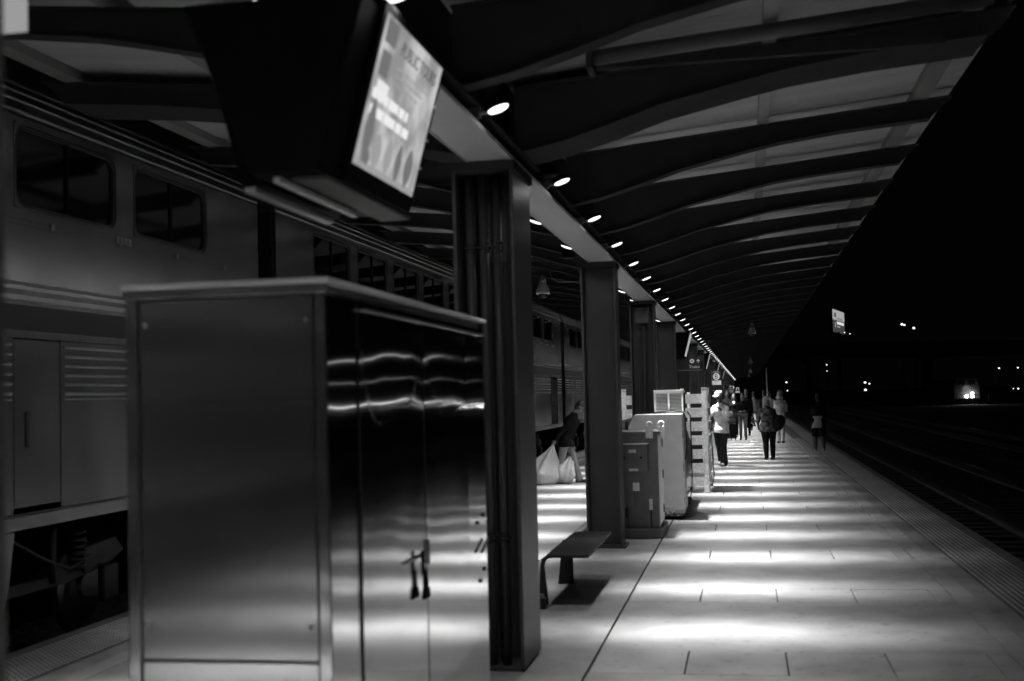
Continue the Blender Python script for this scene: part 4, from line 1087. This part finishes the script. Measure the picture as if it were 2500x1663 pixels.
def person(label, x, y, face, h=1.72, lean=0, legs=((0, 0, 3), (0, 0, 3)), arms=((5, 8, 10, 0), (5, 8, 10, 0)), head=(0, 0), side=0,
           top=None, bottom=None, shoe=None, skin=None, sleeve=1.0, long_leg=True, bulk=1.0, hip=1.0, hem=.08, leg_w=1.0, vox=.012, hair=None, hairlen=0,
           hood=False, cap=None, undershirt=None, collar=None):
    s = h / 1.72; t = thing('person', label, 'person', (x, y, 0), 'people on the platform')
    skin = skin or SKIN
    prims = {}
    def pr(tg): return prims.setdefault(tg, MB())
    U = Vector((math.sin(R(side)), math.sin(R(lean)), math.cos(R(lean)))).normalized(); FW = Vector((0, math.cos(R(lean)), -math.sin(R(lean)))); RT = FW.cross(U).normalized(); FW = U.cross(RT)
    # legs
    res = []
    for i, (a, kn, ab) in enumerate(legs):
        sg = -1 if i == 0 else 1
        hipj = Vector((sg * .092 * s * hip, 0, 0))
        th = Vector((sg * math.sin(R(ab)), math.sin(R(a)), -math.cos(R(a)))).normalized()
        sh = Vector((sg * math.sin(R(ab)) * .5, math.sin(R(a - kn)), -math.cos(R(a - kn)))).normalized()
        knee = hipj + th * .43 * s; ank = knee + sh * .41 * s
        res.append((hipj, knee, ank, a - kn))
    low = min(r_[2].z for r_ in res); pz = .075 * s - low
    pel = Vector((0, 0, pz))
    for i, (hj, kn, an, ang) in enumerate(res):
        hj, kn, an = hj + pel, kn + pel, an + pel
        lt = 'bottom'
        pr(lt).caps(hj, kn, .092 * s * leg_w * hip, .062 * s * leg_w)
        tg2 = 'bottom' if long_leg else 'skin'
        pr(tg2).caps(kn, kn + (an - kn) * .35, .060 * s * leg_w, .058 * s * leg_w); pr(tg2).caps(kn + (an - kn) * .35, an, .058 * s * leg_w, (.044 + .022 * (leg_w in (1.12, 1.25) and long_leg)) * s * leg_w)
        if not long_leg:
            pr('bottom').caps(hj, kn + (hj - kn) * .05, .10 * s * leg_w, .085 * s * leg_w)
        tilt = max(-.5, min(.9, -ang * .016 if an.z > .10 * s else 0))
        toe = Vector((.02 * (1 if i else -1), math.cos(tilt), -math.sin(tilt))).normalized()
        heel = an + Vector((0, -.035 * s, -.040 * s)); 
        pr('shoe').caps(heel, an + toe * .09 * s + Vector((0, 0, -.038 * s)), .036 * s, .036 * s); pr('shoe').caps(an + toe * .09 * s + Vector((0, 0, -.040 * s)), an + toe * .165 * s + Vector((0, 0, -.046 * s)), .036 * s, .027 * s)
        pr('shoe').caps(an, heel, .042 * s, .036 * s)
    # torso
    bt = bulk; P_ = lambda k: pel + U * k * s
    rings = [(-.10 - hem * 0, .150 * hip, .105), (.0, .165 * hip, .115), (.10, .150 * (bt + hip) / 2, .108), (.22, .140 * bt, .105 * bt), (.33, .166 * bt, .120 * bt), (.385, .155 * bt, .112 * bt), (.44, .115 * bt, .095), (.49, .085, .075), (.52, .065, .06)]
    pr('bottom').loft([(P_(k), RT * a_ * s * .98, FW * b_ * s * .98) for k, a_, b_ in rings[:2]] + [(P_(.05), RT * .15 * s * hip, FW * .10 * s)])
    pr('bottom').ell(P_(-.06), ((.14 if hem < .1 else .12) * s * hip, (.105 if hem < .1 else .09) * s, .10 * s))
    tr_ = [(-hem, .165 * hip * (1.03 if hem > .02 else 1) * max(1, bt * .96), .118 * max(1, bt * .96))] + rings[1:] if hem > 0 else [(max(.0, -hem), .15 * hip, .108)] + [q_ for q_ in rings if q_[0] > -hem + .03]
    kn_y = (res[0][1].y + res[1][1].y) * .25
    HC = lambda k: P_(k) if k >= 0 else pel + Vector((0, kn_y * min(1, -k / .4), k * s))
    HF_ = lambda k: FW if k >= 0 else Vector((0, 1, 0))
    if hem > .1: tr_ = [(-hem, tr_[0][1], tr_[0][2] * 1.12), (-hem * .5, .168 * hip * max(1, bt * .96), .128 * max(1, bt * .96))] + tr_[1:]
    pr('top').loft([(HC(k), RT * a_ * s, HF_(k) * b_ * s) for k, a_, b_ in tr_], 24)
    neck = P_(.52); hd, tu = head
    HU = (U * math.cos(R(hd)) + FW * math.sin(R(hd))).normalized()
    yaw = Matrix.Rotation(R(-tu), 3, U); HF = yaw @ (FW * math.cos(R(hd)) - U * math.sin(R(hd))); HU = yaw @ HU; HR = HF.cross(HU).normalized()
    pr('skin').caps(P_(.48), neck + HU * .07 * s, .058 * s, .050 * s)
    hc = neck + HU * .155 * s + HF * .018 * s
    HM = Matrix((HR, HF, HU)).transposed()
    pr('skin').ell(hc + HU * .02 * s, (.074 * s, .092 * s, .095 * s), HM); pr('skin').ell(hc - HU * .045 * s + HF * .022 * s, (.055 * s, .064 * s, .070 * s), HM)
    pr('skin').caps(hc + HF * .088 * s + HU * .018 * s, hc + HF * .108 * s - HU * .022 * s, .010 * s, .014 * s)
    pr('skin').ell(hc + HF * .078 * s - HU * .062 * s, (.024 * s, .014 * s, .010 * s), HM)
    pr('skin').ell(hc + HF * .082 * s + HU * .035 * s, (.045 * s, .010 * s, .008 * s), HM)
    for sg in (-1, 1): pr('skin').ell(hc + HR * sg * .077 * s - HU * .005 * s, (.010 * s, .018 * s, .030 * s), HM)
    # arms
    hands = []
    for i, (a, ab, el, inw) in enumerate(arms):
        sg = -1 if i == 0 else 1
        shj = P_(.395) + RT * sg * (.105 + .042 * bt) * s; pr('top').caps(P_(.475), shj, .050 * s, .058 * s)
        ud = (-U * math.cos(R(a)) * math.cos(R(ab)) + FW * math.sin(R(a)) + RT * sg * math.sin(R(ab))).normalized()
        elb = shj + ud * .29 * s
        fd = (-U * math.cos(R(a + el)) + FW * math.sin(R(a + el)) + RT * sg * (math.sin(R(ab)) - math.sin(R(inw)))).normalized()
        wr = elb + fd * .245 * s
        pr('top').caps(shj, shj + (elb - shj) * .6, .060 * s * bt ** .5, .052 * s * bt ** .7)
        tg_ = 'top' if sleeve > .4 else 'skin'
        pr(tg_).caps(shj + (elb - shj) * .5, elb, .050 * s * (bt if sleeve > .4 else .85), .043 * s)
        tg_ = 'top' if sleeve > .8 else ('under' if undershirt else 'skin')
        pr(tg_).caps(elb, elb + (wr - elb) * .35, .043 * s * (bt if sleeve > .8 else .95), .042 * s); pr(tg_).caps(elb + (wr - elb) * .35, wr, .042 * s, .031 * s)
        # hand: palm, four fingers, thumb
        fx = fd; px = RT * (-sg); px = (px - fx * px.dot(fx)).normalized(); pn = fx.cross(px)
        pc_ = wr + fx * .045 * s
        pr('skin').caps(wr, wr + fx * .02 * s, .026 * s, .030 * s); pr('skin').ell(pc_ + fx * .005 * s, (.040 * s, .018 * s, .048 * s), Matrix((pn, px, fx)).transposed())
        for k_, ln in enumerate((.068, .078, .073, .058)):
            b0 = pc_ + fx * .035 * s + pn * (k_ - 1.5) * .0205 * s
            m_ = b0 + (fx * .86 + px * .4).normalized() * ln * .5 * s; e_ = m_ + (fx * .4 + px * .9).normalized() * ln * .5 * s
            pr('skin').caps(b0, m_, .0095 * s, .0088 * s, 8); pr('skin').caps(m_, e_, .0088 * s, .0075 * s, 8)
        tb = wr + fx * .03 * s - pn * .03 * s; pr('skin').caps(tb, tb + (fx * .7 - pn * .6 + px * .4).normalized() * .055 * s, .013 * s, .010 * s, 8)
        hands.append(pc_ + fx * .03 * s)
    if hood:
        pr('top').ell(hc + HU * .022 * s - HF * .018 * s, (.102 * s, .112 * s, .118 * s), HM); pr('top').ell(neck + HU * .02 * s - HF * .04 * s, (.13 * s, .10 * s, .095 * s), HM)
    allm = MB()
    for k_, m_ in prims.items(): allm.add(m_.v, m_.f)
    me = remesh(allm, vox)
    mm = {'skin': skin, 'top': top, 'bottom': bottom, 'shoe': shoe, 'under': undershirt or skin}
    keys = list(prims.keys()); bv = {k_: BVHTree.FromPolygons([Vector(v) for v in prims[k_].v], prims[k_].f) for k_ in keys}
    me.materials.clear()
    for k_ in keys: me.materials.append(mm[k_])
    cen = [p_.center.copy() for p_ in me.polygons]
    idx = []
    for c_ in cen:
        best, bi = 1e9, 0
        for i_, k_ in enumerate(keys):
            r_ = bv[k_].find_nearest(c_, best)
            if r_[0] is not None and r_[3] < best: best = r_[3]; bi = i_
        idx.append(bi)
    if hem > .05:
        ib, it = keys.index('bottom'), keys.index('top'); zl = pel.z - hem * s
        idx = [it if (q_ == ib and c_.z > zl) else q_ for q_, c_ in zip(idx, cen)]
    me.polygons.foreach_set('material_index', idx); me.update()
    me.name = 'body'
    def put(nm, me_, M=None):
        if M is not None: me_.materials.clear(); me_.materials.append(M)
        o = bpy.data.objects.new(nm, me_); col.objects.link(o); o.parent = t; W0[o.name] = W0[t.name]; return o
    put('body', me)
    if hair and not hood:
        hb_ = MB(); hb_.ell(hc + HU * .038 * s - HF * .014 * s, (.083 * s, .098 * s, .093 * s), HM)
        hb_.ell(hc - HU * .02 * s - HF * .045 * s, (.076 * s, .060 * s, .080 * s), HM)
        if hairlen:
            for sg in (-1, 0, 1):
                a0 = hc + HR * sg * .060 * s - HF * (.045 if sg == 0 else .01) * s; hb_.caps(a0, a0 - U * hairlen + HR * sg * .02 - HF * .02, .045 * s, .035 * s)
        hm_ = remesh(hb_, .012, 1)
        put('hair', hm_, hair)
        for sg in (-1, 1):
            e = MB().ell(hc + HF * .087 * s + HR * sg * .030 * s + HU * .018 * s, (.012 * s, .006 * s, .006 * s), HM, 8, 6); part_local('eye', e, BLACKG, t)
    if cap:
        cbm = MB(); cbm.ell(hc + HU * .055 * s - HF * .004 * s, (.086 * s, .104 * s, .078 * s), HM, 20, 12)
        part_local('cap', cbm, cap, t, True)
        br = MB(); n_ = 10; ptsb = []
        for k_ in range(n_ + 1): a_ = math.pi * k_ / n_; ptsb.append(hc + HU * (.040 - .012 * math.sin(a_)) * s + HR * math.cos(a_) * .075 * s + HF * (.075 + .085 * math.sin(a_)) * s)
        up = HU * .008 * s; br.add([p_ for p_ in ptsb] + [p_ + up for p_ in ptsb], [tuple(range(n_ + 1)), tuple(range(n_ + 1, 2 * n_ + 2))[::-1]] + [(i_, i_ + 1, n_ + 2 + i_, n_ + 1 + i_) for i_ in range(n_)] + [(n_, 0, n_ + 1, 2 * n_ + 1)])
        part_local('cap_brim', br, cap, t)
    if collar:
        cl = MB(); cl.prism([(0, 0), (.05, .10), (-.05, .10)], 'y', 0, .01); 
        o = part_local('collar', MB().add([tuple(P_(.36) + FW * .125 * s), tuple(P_(.50) + FW * .085 * s + RT * .055 * s), tuple(P_(.50) + FW * .085 * s - RT * .055 * s), tuple(P_(.42) + FW * .10 * s)], [(0, 1, 2), (0, 3, 1), (0, 2, 3)]), collar, t)
    t.rotation_euler = (0, 0, R(face))
    rm = Matrix.Rotation(R(face), 3, 'Z')
    return t, [rm @ h_ + Vector((x, y, 0)) for h_ in hands], rm @ hc + Vector((x, y, 0))
def part_local(nm, mb, M, t, smooth=False):
    me = bpy.data.meshes.new(nm); me.from_pydata(mb.v, [], mb.f); me.update(); me.materials.append(M)
    if smooth: me.polygons.foreach_set('use_smooth', [True] * len(me.polygons))
    o = bpy.data.objects.new(nm, me); col.objects.link(o); o.parent = t; W0[o.name] = W0[t.name]; return o

HAIRD = mat('hair_dark', .03, .5); HAIRG = mat('hair_grey', .38, .6, noise=.3, nscale=40, stretch=(1, 1, .2)); 
# 1 man dragging rubbish bags, walking right
pm, ph, _ = person('man in dark jacket and light work trousers bending as he drags white bags', -3.56, 24.45, -84, h=1.76, lean=21, legs=((18, 5, 1), (-13, 11, 1)),
       arms=((16, 6, 6, 0), (-22, 8, 8, 0)), head=(16, 6), top=CL('jacket_black', .022), bottom=CL('work_grey', .24), shoe=mat('boot_black', .02, .4), hair=HAIRD, bulk=1.32, leg_w=1.12, hip=1.0, hem=.17, vox=.010)
# rubbish bags
BAG = mat('white_plastic_bag', .55, .32, noise=.10, nscale=6, bump=.03, bscale=9, bstretch=(1, 1, .5))
def bag(name, lab, neck, cen, rx, ry, rz, seed):
    b = MB(); nt_, ns = 48, 40; neck = Vector(neck); cen = Vector(cen); ax = (cen - neck).normalized(); a = ax.orthogonal().normalized(); c_ = ax.cross(a)
    Ln = (cen - neck).length
    for j in range(ns + 1):
        v = j / ns
        if v < .5: r = .02 + (1 - .02) * (v / .5) ** 1.25; p = neck + (cen - neck) * (v / .5)
        else: q_ = (v - .5) / .5; r = math.cos(q_ * math.pi / 2) ** .6 if q_ < 1 else 0.001; p = cen + ax * math.sin(q_ * math.pi / 2) * rz
        for i in range(nt_):
            th = 2 * math.pi * i / nt_
            fold = 1 + (.26 * math.sin(7 * th + seed + 2 * v) + .16 * abs(math.sin(8.5 * th + seed * 2))) * max(0, 1 - v * 1.25) + .10 * mnoise.noise(Vector((math.cos(th) * 2, math.sin(th) * 2, v * 5 + seed)))
            q_ = p + (a * math.cos(th) * rx + c_ * math.sin(th) * ry) * r * fold
            if q_.z < .012: q_.z = .012 + .004 * math.sin(th * 5)
            b.v.append(tuple(q_))
    for j in range(ns):
        for i in range(nt_):
            i2 = (i + 1) % nt_; b.f.append((j * nt_ + i, j * nt_ + i2, (j + 1) * nt_ + i2, (j + 1) * nt_ + i))
    b.f.append(tuple(ns * nt_ + i for i in range(nt_)))
    o = part(name, b, BAG, smooth=True, loc=tuple(cen)); tag(o, lab, 'rubbish bag', 'white rubbish bags dragged by the man'); return o
bag('rubbish_bag', 'large full white rubbish bag dragged behind the man', ph[1], (ph[1].x - .20, 24.2, .24), .42, .28, .34, 1.0)
bag('rubbish_bag', 'smaller white rubbish bag hanging at the front of the man', ph[0], (ph[0].x - .14, 24.35, .20), .22, .20, .22, 3.0)

# 2 man in white cap, hand to his face
pc2, hc2, hd2 = person('man in white cap and pale T-shirt holding a phone to his face beside the fence', -.60, 29.5, 150, h=1.80, lean=3, side=-3, legs=((4, 10, -3), (-8, 10, 2)),
       arms=((28, 20, 118, 38), (32, 14, 112, 40)), head=(14, 10), top=CL('shirt_white', .58), undershirt=CL('sleeve_white', .72), bottom=CL('jeans_dark', .05), shoe=mat('sneaker_white', .6, .5), skin=SKIND,
       sleeve=.5, bulk=1.22, hem=.16, leg_w=1.25, cap=mat('cap_white', .75, .7), hair=HAIRD, vox=.010)
ph_ = thing('phone', 'dark phone held up to the face of the man in the white cap', 'phone', (hd2.x + .04, hd2.y - .09, hd2.z - .12))
part('phone_body', MB().box(hd2.x + .03, hd2.x + .05, hd2.y - .16, hd2.y - .09, hd2.z - .17, hd2.z - .03), BLACKG, ph_, bevel=.003)
# 3 woman in camouflage hoodie
pm3, hh3, _ = person('grey haired woman in camouflage hoodie and black leggings seen from behind', .54, 31.8, 20, h=1.62, lean=6, legs=((-3, 0, -1), (2, 2, 1)), arms=((25, 14, 70, 6), (8, 14, 30, 0)), head=(12, -8),
       top=mat('cloth_camouflage', .07, .9, spec=.1, noise=.85, nscale=13, g2=.16), bottom=CL('leggings_black', .02), shoe=mat('shoe_black', .02, .5), hair=HAIRG, hairlen=.20, bulk=1.42, hip=1.12, hem=.16, leg_w=1.3, vox=.011)
bg_ = thing('shoulder_bag', 'round black bag hanging at the right hip of the camouflage hoodie woman', 'bag', (.86, 31.7, .9))
part('bag_body', MB().ell((.80, 31.74, .93), (.15, .10, .21), Matrix.Rotation(R(22), 3, 'Y'), 18, 12), CL('bag_black', .02), bg_, smooth=True)
part('strap', MB().tube([(.80, 31.7, 1.1), (.62, 31.66, 1.28), (.48, 31.72, 1.36)], .014, 6), BLACK, bg_)
cp = thing('drink_bottle', 'shiny bottle in the left hand of the camouflage hoodie woman', 'bottle', tuple(hh3[0]))
part('bottle_body', MB().lathe([(.03, -.08), (.033, -.07), (.033, .06), (.015, .085), (.015, .105)], tuple(hh3[0] + Vector((-.01, -.06, .02))), 14), SSM, cp, smooth=True)
# 4 hooded person in grey sweats
person('person in pale grey hooded sweatshirt and joggers facing away with hood up', 1.10, 41.8, -18, h=1.78, lean=3, legs=((5, 8, -1), (-5, 3, 0)), arms=((20, 6, 75, 30), (20, 6, 75, 30)), head=(18, -6),
       top=CL('sweat_grey', .38), bottom=CL('joggers_grey', .38), shoe=mat('shoe_dark', .03, .5), hood=True, bulk=1.32, hem=.14, leg_w=1.16)
# 5 person at the platform edge
person('person in dark hoodie, long pale shirt tail and dark shorts at the platform edge', 2.0, 35.9, -10, h=1.66, lean=6, legs=((3, 4, 2), (-5, 2, 4)), arms=((25, 5, 85, 35), (20, 5, 85, 35)), head=(24, 0),
       top=CL('hoodie_black', .02), bottom=CL('shorts_black', .02), shoe=mat('sneaker_grey', .4, .5), skin=SKIND, hair=HAIRD, bulk=1.25, hem=.02, long_leg=False, leg_w=1.25)
edge_p = [o for o in bpy.data.objects if o.get('label', '').startswith('person in dark hoodie')][0]
part_local('shirt_tail', MB().loft([((0, 0, .66), (.20, 0, 0), (0, .15, 0)), ((0, .0, .80), (.195, 0, 0), (0, .145, 0)), ((0, .005, .95), (.18, 0, 0), (0, .135, 0)), ((0, .01, 1.0), (.15, 0, 0), (0, .11, 0))], 22), CL('shirt_tail', .34), edge_p, True)
# 6 woman in black top and grey leggings
person('woman in black top and grey leggings standing beside the big dark suitcase', -.12, 45.2, 178, h=1.70, lean=0, legs=((2, 2, -1), (-1, 0, 0)), arms=((10, 14, 80, 45), (10, 14, 80, 45)), head=(8, 0),
       top=CL('top_black', .018), bottom=CL('leggings_grey', .13), shoe=mat('boot_dark', .02, .4), hair=HAIRD, bulk=1.0, hip=1.05, hem=-.06, leg_w=.95, vox=.014)
# 7 long haired woman
person('woman with long dark hair, dark jacket and white collar behind the suitcase', -.44, 48.0, 172, h=1.68, legs=((5, 6, -1), (-4, 2, 0)), arms=((15, 15, 55, 20), (5, 12, 20, 5)), head=(4, 0),
       top=CL('jacket_dark', .022), bottom=CL('skirt_black', .02), shoe=mat('sandal', .2, .6), hair=HAIRD, hairlen=.2, hem=.3, bulk=1.08, vox=.014, collar=SIGNW)
# 8 .. 13 people farther back
person('tall person in a dark suit standing just behind the woman in grey leggings', .03, 49.5, 168, h=1.84, legs=((5, 6, -1), (-4, 2, 0)), arms=((5, 10, 20, 0), (5, 10, 20, 0)), top=CL('suit_black', .018), bottom=CL('suit_black', .018), shoe=mat('shoe_black', .02, .5), hair=HAIRD, hem=.25, bulk=1.15, vox=.016)
person('person with dark face mask in a grey jacket behind the long haired woman', -.74, 50.8, 175, h=1.78, legs=((5, 6, -1), (-4, 2, 0)), arms=((5, 12, 20, 0), (5, 12, 15, 0)), top=CL('jacket_grey', .07), bottom=CL('trousers_dark', .03), shoe=mat('shoe_black', .02, .5), hair=HAIRD, hem=.12, bulk=1.12, vox=.016)
person('person in a pale top walking away, left of the camouflage hoodie woman', .36, 55.5, 10, h=1.76, lean=4, legs=((14, 6, 2), (-12, 10, 2)), arms=((10, 10, 30, 0), (10, 10, 30, 0)), top=CL('top_pale', .22), bottom=CL('trousers_mid', .10), shoe=mat('shoe_black', .02, .5), hair=HAIRD, sleeve=.5, vox=.016)
person('person whose head shows just above the camouflage hoodie woman', .80, 56.0, 0, h=1.78, legs=((5, 6, -1), (-4, 2, 0)), top=CL('suit_black', .018), bottom=CL('trousers_dark', .03), shoe=mat('shoe_black', .02, .5), hair=mat('hair_mid', .10, .6), vox=.018)
person('person in white T-shirt half hidden behind the hooded person', .98, 52.0, -5, h=1.74, legs=((5, 6, -1), (-4, 2, 0)), arms=((10, 14, 30, 0), (10, 14, 60, 0)), top=CL('tee_white', .55), bottom=CL('trousers_dark', .03), shoe=mat('shoe_black', .02, .5), hair=HAIRD, sleeve=.5, bulk=1.1, vox=.016)
person('person bending over bags far down the platform', .20, 62.0, 60, h=1.70, lean=38, legs=((10, 14, 4), (-6, 8, 4)), arms=((30, 8, 20, 0), (30, 8, 20, 0)), head=(-10, 0), top=CL('jacket_dark', .022), bottom=CL('trousers_dark', .03), shoe=mat('shoe_black', .02, .5), hair=HAIRD, vox=.018)
# long dark coat over the arm
ct = thing('draped_coat', 'long black coat hanging over the arm of the woman in grey leggings', 'coat', (.12, 45.3, .9))
part('cloth', MB().loft([((.12, 45.35, .42), (.10, 0, 0), (0, .05, 0)), ((.13, 45.33, .9), (.09, 0, 0), (0, .05, 0)), ((.13, 45.3, 1.22), (.07, 0, 0), (0, .06, 0))], 16), CL('top_black', .018), ct, smooth=True)
# suitcase with bags on top
sx, sy = -.56, 45.0
su = thing('suitcase', 'large upright black suitcase beside the woman in grey leggings', 'suitcase', (sx, sy, 0))
part('shell', MB().box(sx - .195, sx + .195, sy - .14, sy + .14, .07, .58), CL('case_black', .02), su, bevel=.03)
part('zip_seam', MB().box(sx - .197, sx + .197, sy - .145, sy - .141, .10, .115).box(sx - .06, sx - .045, sy - .146, sy - .1405, .12, .55), BLACKG, su)
for dx in (-.16, 0, .16): part('wheel', MB().lathe([(.028, -.012), (.028, .012)], (sx + dx, sy, .028), 14, Matrix.Rotation(R(90), 3, 'Y')), RUBBER, su); part('wheel_fork', MB().box(sx + dx - .014, sx + dx + .014, sy - .01, sy + .01, .03, .07), RUBBER, su)
part('pull_handle', MB().tube([(sx + .06, sy + .12, .58), (sx + .06, sy + .12, .98), (sx + .16, sy + .12, .98), (sx + .16, sy + .12, .58)], .012, 8), RUBBER, su)
df = thing('duffel_bag', 'soft grey duffel bag lying across the top of the suitcase', 'bag', (sx - .02, sy, .58))
part('bag_body', MB().loft([((sx + k, sy, .70 + .01 * math.sin(k * 20)), (0, .13 * e, 0), (0, 0, .115 * e)) for k, e in ((-.20, .4), (-.18, .8), (-.1, 1), (0, 1.05), (.08, 1), (.15, .85), (.18, .4))], 18), CL('duffel', .10), df, smooth=True)
part('strap', MB().tube([(sx - .1, sy - .10, .79), (sx - .05, sy - .14, .84), (sx + .05, sy - .14, .83), (sx + .08, sy - .10, .79)], .01, 6), BLACK, df)
tb = thing('tote_bag', 'pale patterned bag perched on top of the grey duffel', 'bag', (sx, sy, .82))
part('bag_body', MB().ell((sx - .0, sy, .93), (.10, .09, .13), Matrix.Rotation(R(18), 3, 'Y'), 16, 10), mat('tote', .30, .8, noise=.5, nscale=18), tb, smooth=True)
